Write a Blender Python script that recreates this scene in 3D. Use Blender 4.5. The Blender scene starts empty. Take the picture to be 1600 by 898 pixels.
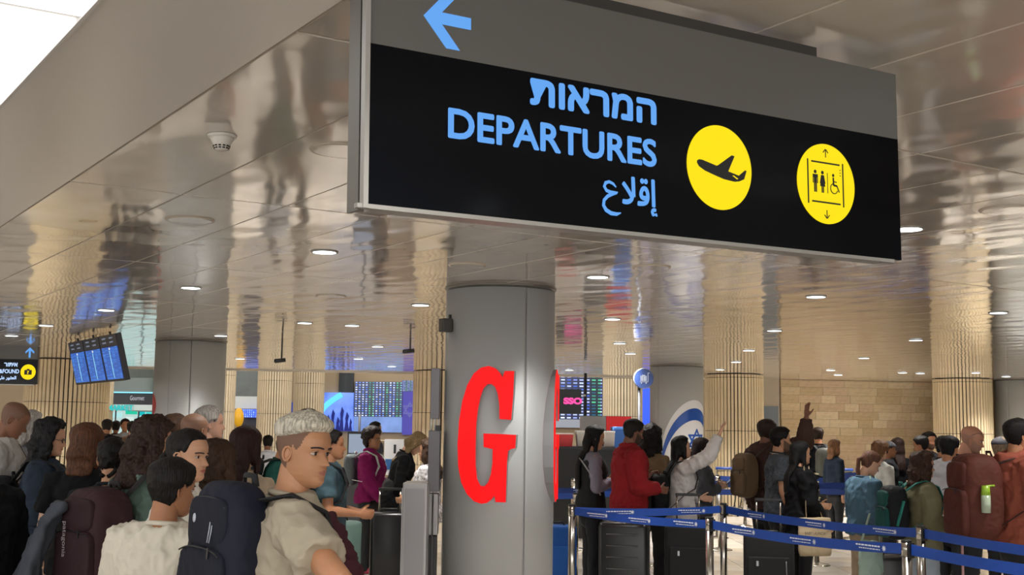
import bpy, bmesh, math, random
import numpy as np
from mathutils import Vector, Matrix, Euler
PI = math.pi
R = math.radians
rnd = random.Random(7)
SC = bpy.context.scene
COL = SC.collection

# ------------------------------------------------------------------ camera
FPX, PITCH, ROLL, YAW = 1940.0, R(6.56), R(0.74), R(32.7)
CZ = 1.65
camd = bpy.data.cameras.new('camera'); cam = bpy.data.objects.new('camera', camd); COL.objects.link(cam)
camd.sensor_width = 36; camd.lens = 36*FPX/1600; camd.clip_end = 200; camd.clip_start = .05
_F = Vector((0, math.cos(PITCH), math.sin(PITCH))); _U = Vector((0, -math.sin(PITCH), math.cos(PITCH))); _X = Vector((1, 0, 0))
CR = math.cos(ROLL)*_X + math.sin(ROLL)*_U; CU = -math.sin(ROLL)*_X + math.cos(ROLL)*_U
mw = Matrix.Identity(4)
for i in range(3):
    mw[i][0] = CR[i]; mw[i][1] = CU[i]; mw[i][2] = -_F[i]
mw[2][3] = CZ
cam.matrix_world = mw
SC.camera = cam

# ------------------------------------------------------------------ world, exposure, area lights
SC.view_settings.view_transform = 'Standard'; SC.view_settings.look = 'None'
SC.view_settings.gamma = 1; SC.view_settings.exposure = 0.75; SC.view_settings.use_curve_mapping = False
W = bpy.data.worlds.new('world'); SC.world = W; W.use_nodes = True
bg = W.node_tree.nodes['Background']; bg.inputs[0].default_value = (1.0, .985, .96, 1); bg.inputs[1].default_value = 2.6

def area(name, loc, rot, sx, sy, power, color=(1, 1, 1), spread=180):
    l = bpy.data.lights.new(name, 'AREA'); l.shape = 'RECTANGLE'; l.size = sx; l.size_y = sy
    l.energy = power; l.color = color; l.spread = R(spread)
    o = bpy.data.objects.new(name, l); o.location = loc; o.rotation_euler = rot; COL.objects.link(o)
    return o
def ray(px, py):
    return _F*FPX + CR*(px-800) + CU*(449-py)
def atY(px, py, Y):
    d = ray(px, py); return Vector((0, 0, CZ)) + d*(Y/d.y)
def atZ(px, py, Z):
    d = ray(px, py); return Vector((0, 0, CZ)) + d*((Z-CZ)/d.z)
E1 = Vector((-math.sin(YAW), math.cos(YAW), 0)); E2 = Vector((math.cos(YAW), math.sin(YAW), 0))
def grid(a, b, z=0.0):            # a along E1 (away, left), b along E2 (right)
    v = E1*a + E2*b; v.z = z; return v
CEIL = 2.90
# long diffuser in the ceiling recess and the downlight rows
DL = []
for i in range(5):
    for j in range(7):
        DL.append((5.1+2.92*i+ (0 if i else 0), 3.6+2.42*j))
DL_SEEN = [(507,393),(298,449),(934,432),(1275,463),(1419,357),(657,476),(166,484),(957,498),(1560,488),(476,504),(345,524),(1210,516),(1431,531),(968,536),(1170,547),(590,541),(1350,559),(550,508),(1150,565),(1298,578),(1410,582),(1572,588),(1125,577),(985,552),(18,524),(72,508),(560,560),(1438,583),(375,560),(120,562)]
area('recess_light_strip', grid(3.5, .60, CEIL+.03), (0, 0, YAW), .50, 14, 420, (.93, .97, 1))
area('hall_light', (-6, 38, 6.5), (0, 0, 0), 22, 16, 900, (1, .97, .93))
area('hall_light.001', (12, 34, 2.86), (0, 0, 0), 1, 1, 0.01, (1, .97, .93))

# ------------------------------------------------------------------ helpers
def srgb(h):
    h = h.lstrip('#'); c = [int(h[i:i+2], 16)/255 for i in (0, 2, 4)]
    return tuple((x/12.92 if x <= .04045 else ((x+.055)/1.055)**2.4) for x in c)+(1,)
MATS = {}; EMN = set()
def mat(name, hexc, rough=.6, metal=0, spec=.5, emit=None, estr=1, var=0, vscale=8, vstretch=(1, 1, 1), bump=0, bscale=40, bstretch=None, coat=0, coords='Object', sheen=0, sss=0, c2=None):
    if name in MATS: return MATS[name]
    m = bpy.data.materials.new(name); m.use_nodes = True; nt = m.node_tree; N = nt.nodes; L = nt.links
    b = N['Principled BSDF']; c = srgb(hexc)
    b.inputs['Base Color'].default_value = c; b.inputs['Roughness'].default_value = rough; b.inputs['Metallic'].default_value = metal
    b.inputs['Specular IOR Level'].default_value = spec; b.inputs['Coat Weight'].default_value = coat; b.inputs['Coat Roughness'].default_value = .08
    if sheen: b.inputs['Sheen Weight'].default_value = sheen
    if sss: b.inputs['Subsurface Weight'].default_value = sss; b.inputs['Subsurface Radius'].default_value = (.02, .008, .004); b.inputs['Subsurface Scale'].default_value = .5
    if emit: b.inputs['Emission Color'].default_value = srgb(emit); estr = estr*(1 if name in EMN else 2**-SC.view_settings.exposure); b.inputs['Emission Strength'].default_value = estr
    if var or bump:
        tc = N.new('ShaderNodeTexCoord')
    if var:
        mp = N.new('ShaderNodeMapping'); mp.inputs['Scale'].default_value = vstretch; L.new(tc.outputs[coords], mp.inputs[0])
        n = N.new('ShaderNodeTexNoise'); n.inputs['Scale'].default_value = vscale; n.inputs['Detail'].default_value = 4; L.new(mp.outputs[0], n.inputs[0])
        r = N.new('ShaderNodeValToRGB'); r.color_ramp.elements[0].position = .3; r.color_ramp.elements[1].position = .7
        k1 = 1-var; k2 = 1+var
        r.color_ramp.elements[0].color = (c[0]*k1, c[1]*k1, c[2]*k1, 1)
        r.color_ramp.elements[1].color = srgb(c2) if c2 else (min(1, c[0]*k2), min(1, c[1]*k2), min(1, c[2]*k2), 1)
        L.new(n.outputs[0], r.inputs[0]); L.new(r.outputs[0], b.inputs['Base Color'])
    if bump:
        mp = N.new('ShaderNodeMapping'); mp.inputs['Scale'].default_value = bstretch or (1, 1, 1); L.new(tc.outputs[coords], mp.inputs[0])
        n = N.new('ShaderNodeTexNoise'); n.inputs['Scale'].default_value = bscale; n.inputs['Detail'].default_value = 3; L.new(mp.outputs[0], n.inputs[0])
        u = N.new('ShaderNodeBump'); u.inputs['Distance'].default_value = bump; u.inputs['Strength'].default_value = 1
        L.new(n.outputs[0], u.inputs['Height']); L.new(u.outputs[0], b.inputs['Normal'])
    MATS[name] = m; return m
EMF = 2**-SC.view_settings.exposure
def emat(name, hexc, s=1.0):
    EMN.add(name); s = s*EMF
    return mat(name, '#101010', .5, emit=hexc, estr=s, spec=.2)

class MB:
    """collects verts and faces; build() links them as one mesh object"""
    def __init__(s): s.v = []; s.f = []; s.m = []; s.smooth = []
    def add(s, vs, fs, mi=0, smooth=False):
        o = len(s.v); s.v += [tuple(v) for v in vs]
        for f in fs: s.f.append(tuple(i+o for i in f)); s.m.append(mi); s.smooth.append(smooth)
    def box(s, c, d, rot=None, mi=0, bev=0):
        x, y, z = d[0]/2, d[1]/2, d[2]/2
        if bev:
            b = bev; vs = []; 
            bm = bmesh.new(); bmesh.ops.create_cube(bm, size=1)
            for v in bm.verts: v.co = Vector((v.co.x*d[0], v.co.y*d[1], v.co.z*d[2]))
            bmesh.ops.bevel(bm, geom=list(bm.edges), offset=b, segments=2, affect='EDGES', profile=.6)
            vs = [v.co.copy() for v in bm.verts]; bm.verts.index_update(); fs = [[v.index for v in f.verts] for f in bm.faces]; bm.free()
        else:
            vs = [Vector((sx*x, sy*y, sz*z)) for sx in (-1, 1) for sy in (-1, 1) for sz in (-1, 1)]
            fs = [(0, 1, 3, 2), (4, 6, 7, 5), (0, 4, 5, 1), (2, 3, 7, 6), (0, 2, 6, 4), (1, 5, 7, 3)]
        M = rot.to_3x3() if rot is not None else Matrix.Identity(3)
        s.add([M @ v + Vector(c) for v in vs], fs, mi)
        return s
    def tube(s, pts, rad, n=12, mi=0, caps=True, up=None, smooth=True, round_ends=False):
        """swept tube; rad = number, list, or list of (rx, ry)"""
        pts = [Vector(p) for p in pts]
        if not isinstance(rad, (list,)): rad = [rad]*len(pts)
        rad = [(r, r) if not isinstance(r, (tuple, list)) else tuple(r) for r in rad]
        if round_ends:
            d0 = (pts[0]-pts[1]).normalized(); d1 = (pts[-1]-pts[-2]).normalized()
            a, b = rad[0], rad[-1]; ka = min(a); kb = min(b)
            pre = [(pts[0]+d0*ka*q, (a[0]*w, a[1]*w)) for q, w in ((.98, .2), (.75, .66), (.4, .92))]
            post = [(pts[-1]+d1*kb*q, (b[0]*w, b[1]*w)) for q, w in ((.4, .92), (.75, .66), (.98, .2))]
            pts = [p for p, _ in pre]+pts+[p for p, _ in post]; rad = [r for _, r in pre]+rad+[r for _, r in post]
        nv = len(pts); up = Vector(up) if up else None; vs = []
        prevx = None
        for i, p in enumerate(pts):
            t = (pts[min(i+1, nv-1)]-pts[max(i-1, 0)]).normalized()
            if up is not None: x = up.cross(t)
            elif prevx is not None: x = prevx - t*prevx.dot(t)
            else: x = t.cross(Vector((0, 0, 1)) if abs(t.z) < .9 else Vector((0, 1, 0)))
            if x.length < 1e-6: x = t.orthogonal()
            x.normalize(); prevx = x; y = t.cross(x)
            for k in range(n):
                a = 2*PI*k/n; vs.append(p + x*math.cos(a)*rad[i][0] + y*math.sin(a)*rad[i][1])
        fs = []
        for i in range(nv-1):
            for k in range(n):
                k2 = (k+1) % n; fs.append((i*n+k, i*n+k2, (i+1)*n+k2, (i+1)*n+k))
        if caps: fs.append(tuple(range(n-1, -1, -1))); fs.append(tuple((nv-1)*n+k for k in range(n)))
        s.add(vs, fs, mi, smooth); return s
    def ring(s, rings, n=24, mi=0, smooth=True):
        """rings: list of (center, rx, ry, z-normal ignored) horizontal ellipses, capped"""
        vs = []
        for c, rx, ry in rings:
            for k in range(n):
                a = 2*PI*k/n; vs.append((c[0]+rx*math.cos(a), c[1]+ry*math.sin(a), c[2]))
        m = len(rings); fs = []
        for i in range(m-1):
            for k in range(n):
                k2 = (k+1) % n; fs.append((i*n+k, i*n+k2, (i+1)*n+k2, (i+1)*n+k))
        fs.append(tuple(range(n-1, -1, -1))); fs.append(tuple((m-1)*n+k for k in range(n)))
        s.add(vs, fs, mi, smooth); return s
    def ball(s, c, r, n=16, m=10, rot=None, mi=0, e=1.0):
        if not isinstance(r, (tuple, list)): r = (r, r, r)
        M = rot.to_3x3() if rot is not None else Matrix.Identity(3); vs = []; fs = []
        pw = lambda q: math.copysign(abs(q)**e, q)
        for i in range(m+1):
            p = PI*i/m
            for k in range(n):
                a = 2*PI*k/n
                v = Vector((pw(math.sin(p))*pw(math.cos(a))*r[0], pw(math.sin(p))*pw(math.sin(a))*r[1], pw(math.cos(p))*r[2]))
                vs.append(M @ v + Vector(c))
        for i in range(m):
            for k in range(n):
                k2 = (k+1) % n; fs.append((i*n+k, (i+1)*n+k, (i+1)*n+k2, i*n+k2))
        s.add(vs, fs, mi, True); return s
    def poly(s, pts, h=None, mi=0):
        """flat polygon of 3D points; with h (vector) extruded into a prism"""
        n = len(pts); pts = [Vector(p) for p in pts]
        if h is None: s.add(pts, [tuple(range(n))], mi); return s
        h = Vector(h); s.add(pts+[p+h for p in pts], [tuple(range(n)), tuple(range(2*n-1, n-1, -1))]+[(i, i+n, (i+1) % n+n, (i+1) % n) for i in range(n)], mi); return s
    def mesh(s, name, mats=()):
        me = bpy.data.meshes.new(name); me.from_pydata(s.v, [], s.f)
        for m in mats: me.materials.append(m)
        me.polygons.foreach_set('material_index', s.m); me.polygons.foreach_set('use_smooth', s.smooth)
        me.update(); return me
    def build(s, name, mats, parent=None, fix=True, label=None):
        if not isinstance(mats, (list, tuple)): mats = [mats]
        me = s.mesh(name, mats)
        if fix:
            bm = bmesh.new(); bm.from_mesh(me); bmesh.ops.remove_doubles(bm, verts=bm.verts, dist=1e-6)
            bmesh.ops.recalc_face_normals(bm, faces=bm.faces); bm.to_mesh(me); bm.free()
        o = bpy.data.objects.new(name, me); COL.objects.link(o)
        if parent: o.parent = parent
        if label: o['label'] = label
        return o
def tag(o, label, cat, group=None):
    o['label'] = label; o['category'] = cat
    if group: o['group'] = group
    return o
def thing(name, label, cat, loc=(0, 0, 0), rz=0, group=None, rot=None):
    o = bpy.data.objects.new(name, None); COL.objects.link(o); o.location = loc
    o.rotation_euler = rot if rot else (0, 0, rz); o.empty_display_size = .1
    return tag(o, label, cat, group)
def struct(name, mb, m, parent=None):
    o = mb.build(name, m, parent)
    if not parent: o['kind'] = 'structure'
    return o
def inst(name, me, parent, loc, rot=(0, 0, 0), scale=None):
    o = bpy.data.objects.new(name, me); COL.objects.link(o); o.parent = parent; o.location = loc; o.rotation_euler = rot
    if scale: o.scale = scale
    return o
def copy_tree(o, parent=None):
    c = o.copy(); COL.objects.link(c); c.parent = parent
    for ch in list(o.children): copy_tree(ch, c)
    return c
def text_mesh(body, name, m, parent, loc, rot, size=1.0, xs=1.0, fatten=0, align='LEFT', ext=0.0, width=None, height=None, stretchz=None):
    """real letters as a mesh; width/height scale the result to that size with its lower left (or right) corner at loc"""
    c = bpy.data.curves.new(name, 'FONT'); c.body = body; c.size = size; c.offset = fatten; c.extrude = ext; c.fill_mode = 'FRONT' if not ext else 'BOTH'
    c.resolution_u = 4
    o = bpy.data.objects.new(name, c); COL.objects.link(o); bpy.context.view_layer.update()
    me = bpy.data.meshes.new_from_object(o.evaluated_get(bpy.context.evaluated_depsgraph_get()))
    bpy.data.objects.remove(o)
    n = len(me.vertices); co = np.empty(n*3, 'f'); me.vertices.foreach_get('co', co); co = co.reshape(-1, 3)
    mn = co.min(0); mx = co.max(0); co[:, :2] -= mn[:2]
    w, h = mx[0]-mn[0], mx[1]-mn[1]
    if width: co[:, 0] *= width/w; w = width
    if height: co[:, 1] *= height/h; h = height
    if align == 'RIGHT': co[:, 0] -= w
    if align == 'CENTER': co[:, 0] -= w/2; co[:, 1] -= h/2
    me.vertices.foreach_set('co', co.ravel()); me.materials.clear(); me.materials.append(m); me.update()
    o2 = bpy.data.objects.new(name, me); COL.objects.link(o2); o2.parent = parent; o2.location = loc; o2.rotation_euler = rot
    return o2

# ------------------------------------------------------------------ ceiling
def ceiling_mat(name, c, rough, amp, spec=.5, coat=0):
    m = mat(name, c, rough, coat=coat, spec=spec); nt = m.node_tree; N = nt.nodes; L = nt.links; b = N['Principled BSDF']
    g = N.new('ShaderNodeNewGeometry')
    mp = N.new('ShaderNodeMapping'); mp.inputs['Rotation'].default_value = (0, 0, -YAW); L.new(g.outputs['Position'], mp.inputs[0])
    mp2 = N.new('ShaderNodeMapping'); mp2.inputs['Scale'].default_value = (1.6, .9, 1); L.new(mp.outputs[0], mp2.inputs[0])
    n = N.new('ShaderNodeTexNoise'); n.inputs['Scale'].default_value = 2.0; n.inputs['Detail'].default_value = .8; L.new(mp2.outputs[0], n.inputs[0])
    u = N.new('ShaderNodeBump'); u.inputs['Distance'].default_value = amp; u.inputs['Strength'].default_value = 1
    L.new(n.outputs[0], u.inputs['Height']); L.new(u.outputs[0], b.inputs['Normal'])
    b.inputs['Coat Roughness'].default_value = rough
    if coat: L.new(u.outputs[0], b.inputs['Coat Normal'])
    return m
M_panel = ceiling_mat('ceiling_panel_gloss', '#D6CDC2', .085, .0088, spec=.45, coat=.82)
M_joint = mat('ceiling_joint_grey', '#E2DACE', .4)
M_gyp = ceiling_mat('smooth_ceiling_paint', '#F0ECE6', .28, .0015, spec=.6, coat=.4)
XE = lambda x: 28.05+.131*x                         # far edge line of the low ceiling (y of x)
# backing slab, its far edge on that line
b0, b1, a0, a1 = -3.0, 36.0, -6.0, 40.0
cel = MB(); XL, XR = -16.0, 22.0
cel.poly([(XL, -6, CEIL+.012), (XR, -6, CEIL+.012), (XR, XE(XR), CEIL+.012), (XL, XE(XL), CEIL+.012)], (0, 0, .12))
ceiling = struct('ceiling', cel, M_joint)
pw, pl, gx, gy = .596, 2.96, .005, .014
pm = MB(); hx, hy, bv = (pw-gx)/2, (pl-gy)/2, .004
pm.add([(-hx+bv, -hy+bv, 0), (hx-bv, -hy+bv, 0), (hx-bv, hy-bv, 0), (-hx+bv, hy-bv, 0), (-hx, -hy, .004), (hx, -hy, .004), (hx, hy, .004), (-hx, hy, .004), (-hx, -hy, .0115), (hx, -hy, .0115), (hx, hy, .0115), (-hx, hy, .0115)],
       [(3, 2, 1, 0), (0, 1, 5, 4), (1, 2, 6, 5), (2, 3, 7, 6), (3, 0, 4, 7), (4, 5, 9, 8), (5, 6, 10, 9), (6, 7, 11, 10), (7, 4, 8, 11)])
panel_me = pm.mesh('ceiling_panel', [M_panel])
COLS = {}
cells = []
for i in range(-1, 14):
    for j in range(0, 60):
        ca = 3.60+pl*(i-1)+pl/2; cb = 1.484+pw*j+pw/2
        p = grid(ca, cb)
        if p.y < .4: continue
        corners = [grid(ca+sa*hy, cb+sb*hx) for sa in (-1, 1) for sb in (-1, 1)]
        if min(c.y-XE(c.x) for c in corners) > 0: continue
        clipped = max(c.y-XE(c.x) for c in corners) > 0
        if not (-.55*max(c.y for c in corners) < p.x < .52*max(c.y for c in corners)+1): continue
        cells.append((p.length, p, ca, cb, clipped))
cells.sort(key=lambda c: c[0])
far_mb = MB(); npan = 0
for d, p, ca, cb, clipped in cells:
    if not clipped and npan < 290:
        inst('ceiling_panel', panel_me, ceiling, (p.x, p.y, CEIL), (0, 0, YAW)); npan += 1
    else:
        bm = bmesh.new(); bm.from_mesh(panel_me)
        bm.transform(Matrix.Translation((p.x, p.y, CEIL)) @ Matrix.Rotation(YAW, 4, 'Z'))
        if clipped:
            nn = Vector((-.131, 1, 0)).normalized()
            bmesh.ops.bisect_plane(bm, geom=list(bm.verts)+list(bm.edges)+list(bm.faces), plane_co=(0, XE(0)-.03, 0), plane_no=nn, clear_outer=True)
        bm.verts.index_update(); far_mb.add([v.co for v in bm.verts], [[v.index for v in f.verts] for f in bm.faces]); bm.free()
fo = far_mb.build('far_ceiling_panels', M_panel, ceiling, fix=False); fo['kind'] = 'stuff'
# smooth ceiling left of the panels and the bright recess
g = MB(); zc = CEIL-.004
g.poly([grid(-2, .885, zc), grid(-2, 1.474, zc), grid(26, 1.474, zc), grid(26, .885, zc)], (0, 0, .015))
g.poly([grid(-2, -6, zc), grid(-2, .28, zc), grid(14, .28, zc), grid(14, -6, zc)], (0, 0, .015))
struct('trim_1', g, M_gyp)
e = MB()
e.poly([grid(-2, .876, zc-.004), grid(-2, .89, zc-.004), grid(26, .89, zc-.004), grid(26, .876, zc-.004)], (0, 0, .03))
struct('trim_2', e, mat('recess_rim_white', '#E8E6E2', .4))
lt = thing('recessed_light_strip', 'long bright white luminaire in the ceiling at the upper left corner', 'ceiling light')
for k in range(5):
    q = MB(); q.poly([grid(-1.9+2.9*k, .60, CEIL+.0), grid(-1.9+2.9*k, .874, CEIL+.0), grid(.95+2.9*k, .874, CEIL+.0), grid(.95+2.9*k, .60, CEIL+.0)], (0, 0, .008))
    q.build('diffuser', emat('diffuser_white', '#FFFFFF', 1.6), lt)
    q = MB(); q.poly([grid(-1.9+2.9*k, .30, CEIL+.0), grid(-1.9+2.9*k, .59, CEIL+.0), grid(.95+2.9*k, .59, CEIL+.0), grid(.95+2.9*k, .30, CEIL+.0)], (0, 0, .008))
    q.build('diffuser', emat('diffuser_white', '#FFFFFF', 1.6), lt)
# far edge trim
tr = MB()
tr.poly([(XL, XE(XL), CEIL-.03), (XR, XE(XR), CEIL-.03), (XR, XE(XR)+.06, CEIL-.03), (XL, XE(XL)+.06, CEIL-.03)], (0, 0, .35))
struct('trim_3', tr, mat('edge_trim_cream', '#CFC6B8', .45))

# downlights
M_dl = emat('downlight_glow', '#F2FBFF', 6.0); M_rim = mat('downlight_rim', '#8E8982', .35, metal=.4)
M_dark = mat('downlight_baffle', '#4A4640', .5)
def downlight(p, lit=True):
    t = thing('recessed_downlight', 'small round white downlight set in the glossy ceiling panels', 'ceiling light', (p.x, p.y, CEIL-.001), 0, 'downlights in the ceiling') if lit else \
        thing('ceiling_cover_plate', 'unlit round cover plate in the glossy ceiling panels', 'ceiling plate', (p.x, p.y, CEIL-.001), 0, 'round cover plates in the ceiling')
    r = .082 if lit else .13
    m = MB(); m.ring([((0, 0, -.006), r+.014, r+.014), ((0, 0, .001), r+.018, r+.018)], 28); m.build('rim', M_rim if lit else mat('plate_rim', '#B5A998', .3), t)
    m = MB(); m.ring([((0, 0, -.0075), r, r), ((0, 0, -.0062), r, r)], 28, smooth=False); m.build('lens' if lit else 'plate', M_dl if lit else M_panel, t)
    if lit:
        l = bpy.data.lights.new('downlight_lamp', 'SPOT'); l.energy = 150*(.7 if abs(p.x+4.02) < .2 and abs(p.y-17.1) < .4 else 2.2 if p.y > 17 else 1); l.spot_size = R(112); l.spot_blend = 1.0; l.shadow_soft_size = .16; l.color = (1, .965, .92)
        lo = bpy.data.objects.new('downlight_lamp', l); COL.objects.link(lo); lo.parent = t; lo.location = (0, 0, -.03)
used = []
for q in DL_SEEN:
    p = atZ(q[0], q[1], CEIL)
    if p.y > XE(p.x)-.3: continue
    used.append(p); downlight(p)
for x_, y_ in [(9.2, 24.6), (11.6, 24.2), (13.2, 26.6), (6.9, 26.2), (1.2, 25.6), (-2.4, 25.0), (-6.2, 24.2), (-9.5, 22.6), (9.6, 18.5), (13, 21)]:  # extra downlights, added to brighten the far zone and right-hand column
    downlight(Vector((x_, y_, CEIL)))
for a, b in [(5.1, 3.6), (5.1, 8.4), (2.2, 3.6), (2.2, 1.2), (-.5, .1), (-.5, 3.6)]:
    downlight(grid(a, b, CEIL))
for q in [(730, 414), (517, 462), (297, 343), (1573, 327), (1018, 417), (535, 234)]:
    downlight(atZ(q[0], q[1], CEIL), False)
# smoke detector
p = atZ(347, 211, CEIL)
t = thing('smoke_detector', 'white round smoke detector on the glossy ceiling above left', 'smoke detector', (p.x, p.y, CEIL-.001))
mw_ = mat('detector_white', '#D8D3CA', .45)
m = MB(); m.ring([((0, 0, -.012), .058, .058), ((0, 0, 0), .064, .064)], 32); m.build('base', mw_, t)
m = MB(); m.ring([((0, 0, -.066), .022, .022), ((0, 0, -.06), .030, .030), ((0, 0, -.042), .036, .036), ((0, 0, -.022), .048, .048), ((0, 0, -.012), .052, .052)], 32); m.build('housing', mw_, t)
for k in range(12):
    a = 2*PI*k/12
    for zz, rr in ((-.049, .0345), (-.058, .0305)):
        m = MB(); m.box((rr*math.cos(a), rr*math.sin(a), zz), (.004, .011, .0055), Matrix.Rotation(a, 4, 'Z')); m.build('vent_slot', mat('vent_black', '#171614', .6), t)

# ------------------------------------------------------------------ floor
M_floor = mat('floor_stone', '#C4BCB0', .22, var=.10, vscale=1.4, spec=.5)
fl = MB(); fl.poly([(-30, -8, -.012), (30, -8, -.012), (30, 62, -.012), (-30, 62, -.012)], (0, 0, -.1)); floor = struct('floor', fl, mat('floor_joint', '#8E857A', .4, var=.1, vscale=2))
tm = MB(); T = .6; h = T/2-.003
tm.add([(-h, -h, 0), (h, -h, 0), (h, h, 0), (-h, h, 0), (-h, -h, -.012), (h, -h, -.012), (h, h, -.012), (-h, h, -.012)], [(0, 1, 2, 3), (0, 4, 5, 1), (1, 5, 6, 2), (2, 6, 7, 3), (3, 7, 4, 0)])
tile_mes = []
for k in range(3):
    mm = mat('floor_tile_%s' % ('light', 'warm', 'grey')[k], ('#C6BEB2', '#BDB2A2', '#B6AFA5')[k], .2, var=.08, vscale=2.2)
    me = tm.mesh('floor_tile', [mm]); tile_mes.append(me)
far_t = MB(); nt_ = 0
for i in range(-16, 20):
    for j in range(10, 46):
        x, y = i*T*1.0+.2, j*T+3
        if abs(x) > .46*y+.6: continue
        near_vis = 13 < y < 19.5 and -2.8 < x < 7
        if near_vis and nt_ < 290:
            inst('floor_tile', rnd.choice(tile_mes), floor, (x, y, 0)); nt_ += 1
        else:
            far_t.add([(x+a, y+b, c) for a, b, c in ((-h, -h, 0), (h, -h, 0), (h, h, 0), (-h, h, 0))], [(0, 1, 2, 3)])
o = far_t.build('far_floor_tiles', tile_mes[0].materials[0], floor, fix=False); o['kind'] = 'stuff'

# ------------------------------------------------------------------ round columns
M_met = mat('column_brushed_steel', '#B2B5B6', .56, metal=.45, bump=.0002, bscale=2.0, bstretch=(1.2, 1.2, .15), coords='Object')
M_seam = mat('column_seam_dark', '#3C3A38', .5)
def metal_column(x, y, r, label, seams=(0,), top=CEIL):
    t = thing('round_column', label, 'column', (x, y, 0))
    ang = sorted(seams); n = len(ang)
    for k in range(n):                          # cladding shells between the vertical seams
        a0, a1 = ang[k], ang[(k+1) % n]+(360 if k == n-1 else 0)
        g = .0035/r; A0, A1 = R(a0)+g, R(a1)-g; s = 48; vs = []; fs = []
        for i in range(s+1):
            a = A0+(A1-A0)*i/s
            for rr, zz in ((r, .005), (r, top-.03), (r-.02, top-.03), (r-.02, .005)): vs.append((rr*math.cos(a), rr*math.sin(a), zz))
        for i in range(s):
            for q in range(4): fs.append((i*4+q, (i+1)*4+q, (i+1)*4+(q+1) % 4, i*4+(q+1) % 4))
        fs += [(0, 1, 2, 3), (s*4+3, s*4+2, s*4+1, s*4)]
        m = MB(); m.add(vs, fs, 0, False); o = m.build('cladding_shell', M_met, t)
        for pgn in o.data.polygons: pgn.use_smooth = len(pgn.vertices) == 4 and abs(pgn.normal.z) < .5
        o.data.update()
    m = MB(); m.ring([((0, 0, .001), r-.012, r-.012), ((0, 0, top), r-.012, r-.012)], 48); m.build('core', M_seam, t)
    m = MB(); m.ring([((0, 0, top-.03), r-.006, r-.006), ((0, 0, top-.012), r-.006, r-.006), ((0, 0, top-.010), r+.012, r+.012), ((0, 0, top-.001), r+.012, r+.012)], 64); m.build('top_collar', mat('collar_grey', '#7B7872', .35, metal=.6), t)
    return t
GC = (-.10, 11.02, .485)
gcol = metal_column(GC[0], GC[1], GC[2], 'grey metal clad round column bearing the big red letters', (-62, 62, 197))
lcol = metal_column(-4.72, 18.3, .51, 'grey metal clad round column behind the crowd on the left', (-75, 40, 150, 250))
fcol = metal_column(3.13, 23.5, .50, 'grey metal clad round column wrapped with a blue and white flag', (-140, -20, 100))
rcol = metal_column(11.42, 27.4, .72, 'plain grey round column at the right edge beside the fluted one', (-150, -30, 90))

# striped (fluted) columns
M_slat = mat('slat_cream', '#D9C6A2', .5, var=.06, vscale=3); M_void = mat('slat_gap_dark', '#2B241C', .8)
M_slat2 = mat('slat_travertine', '#CDBB9C', .55, var=.08, vscale=3)
def fluted_column(x, y, r, n, label, top=CEIL, rings=(.9, 1.9), fill=.62, m_s=None):
    t = thing('fluted_column', label, 'column', (x, y, 0), rnd.random(), 'fluted columns')
    m = MB(); m.ring([((0, 0, .001), r-.06, r-.06), ((0, 0, top-.002), r-.06, r-.06)], 48); m.build('core', M_void, t)
    zs = [.01]+list(rings)+[top-.01]
    w = 2*PI*r/n*fill
    for i in range(len(zs)-1):
        z0, z1 = zs[i]+.005, zs[i+1]-.005
        s = MB(); s.poly([(-w/2, -.045, z0), (w/2, -.045, z0), (w/2, -.006, z0), (w/2-.006, 0, z0), (-w/2+.006, 0, z0), (-w/2, -.006, z0)], (0, 0, z1-z0)); me = s.mesh('slat', [m_s or M_slat])
        for k in range(n):
            a = 2*PI*k/n
            inst('slat', me, t, (r*math.cos(a), r*math.sin(a), 0), (0, 0, a-PI/2))
    for z in zs[1:-1]:
        m = MB(); m.ring([((0, 0, z-.008), r-.02, r-.02), ((0, 0, z+.008), r-.02, r-.02)], 48); m.build('joint_ring', M_void, t)
    return t
def colpos(pxl, pxr, Y):
    a = atY(pxl, 600, Y); b = atY(pxr, 600, Y); return (a.x+b.x)/2, (b.x-a.x)/2
x, r = colpos(16, 148, 23.6); fluted_column(x, 23.6+r, r, 60, 'wide cream fluted column behind the hanging yellow-disc sign on the left', rings=(1.05, 2.08), fill=.72)
x, r = colpos(1103, 1194, 26.6); fluted_column(x, 26.6+r*.2, r, 52, 'cream fluted column between the flag column and the stone wall', rings=(.65, 1.7, 2.82), fill=.70)
x, r = colpos(1462, 1551, 27.3); fluted_column(x, 27.3+r*.2, r, 52, 'cream fluted column at the right end of the stone wall', rings=(.65, 1.7, 2.82), fill=.70)
x, r = colpos(645, 740, 26.8); fluted_column(x, 26.8+r*.2, r, 36, 'cream fluted column just left of the red letter column, half hidden', rings=(.9, 2.0), fill=.72, m_s=M_slat2)
x, r = colpos(403, 456, 42); fluted_column(x, 42, r, 40, 'fluted column standing alone in the tall hall right of the shop opening', top=6.9, rings=(1.0, 2.1, 3.2), fill=.72, m_s=M_slat2)
x, r = colpos(459, 507, 44.2); fluted_column(x, 44.2, r, 36, 'fluted column beside the blue mural, bluish on its right side', top=6.9, rings=(1.0, 2.1, 3.2), fill=.75, m_s=M_slat2)
x, r = colpos(320, 368, 38); fluted_column(x, 38, r, 34, 'fluted column peeking out right of the left metal column', top=6.9, rings=(1.0, 2.1, 3.2), fill=.72, m_s=M_slat2)
x, r = colpos(942, 1004, 37); fluted_column(x, 37, r, 40, 'fluted column behind the round blue trolley sign', top=6.9, rings=(1.0, 2.1, 3.2), fill=.7, m_s=M_slat2)
x, r = colpos(128, 177, 40); fluted_column(x, 40, r, 36, 'fluted column just right of the wide one, below the hanging monitor', top=6.9, rings=(1.0, 2.1, 3.2), fill=.72, m_s=M_slat2)

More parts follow.
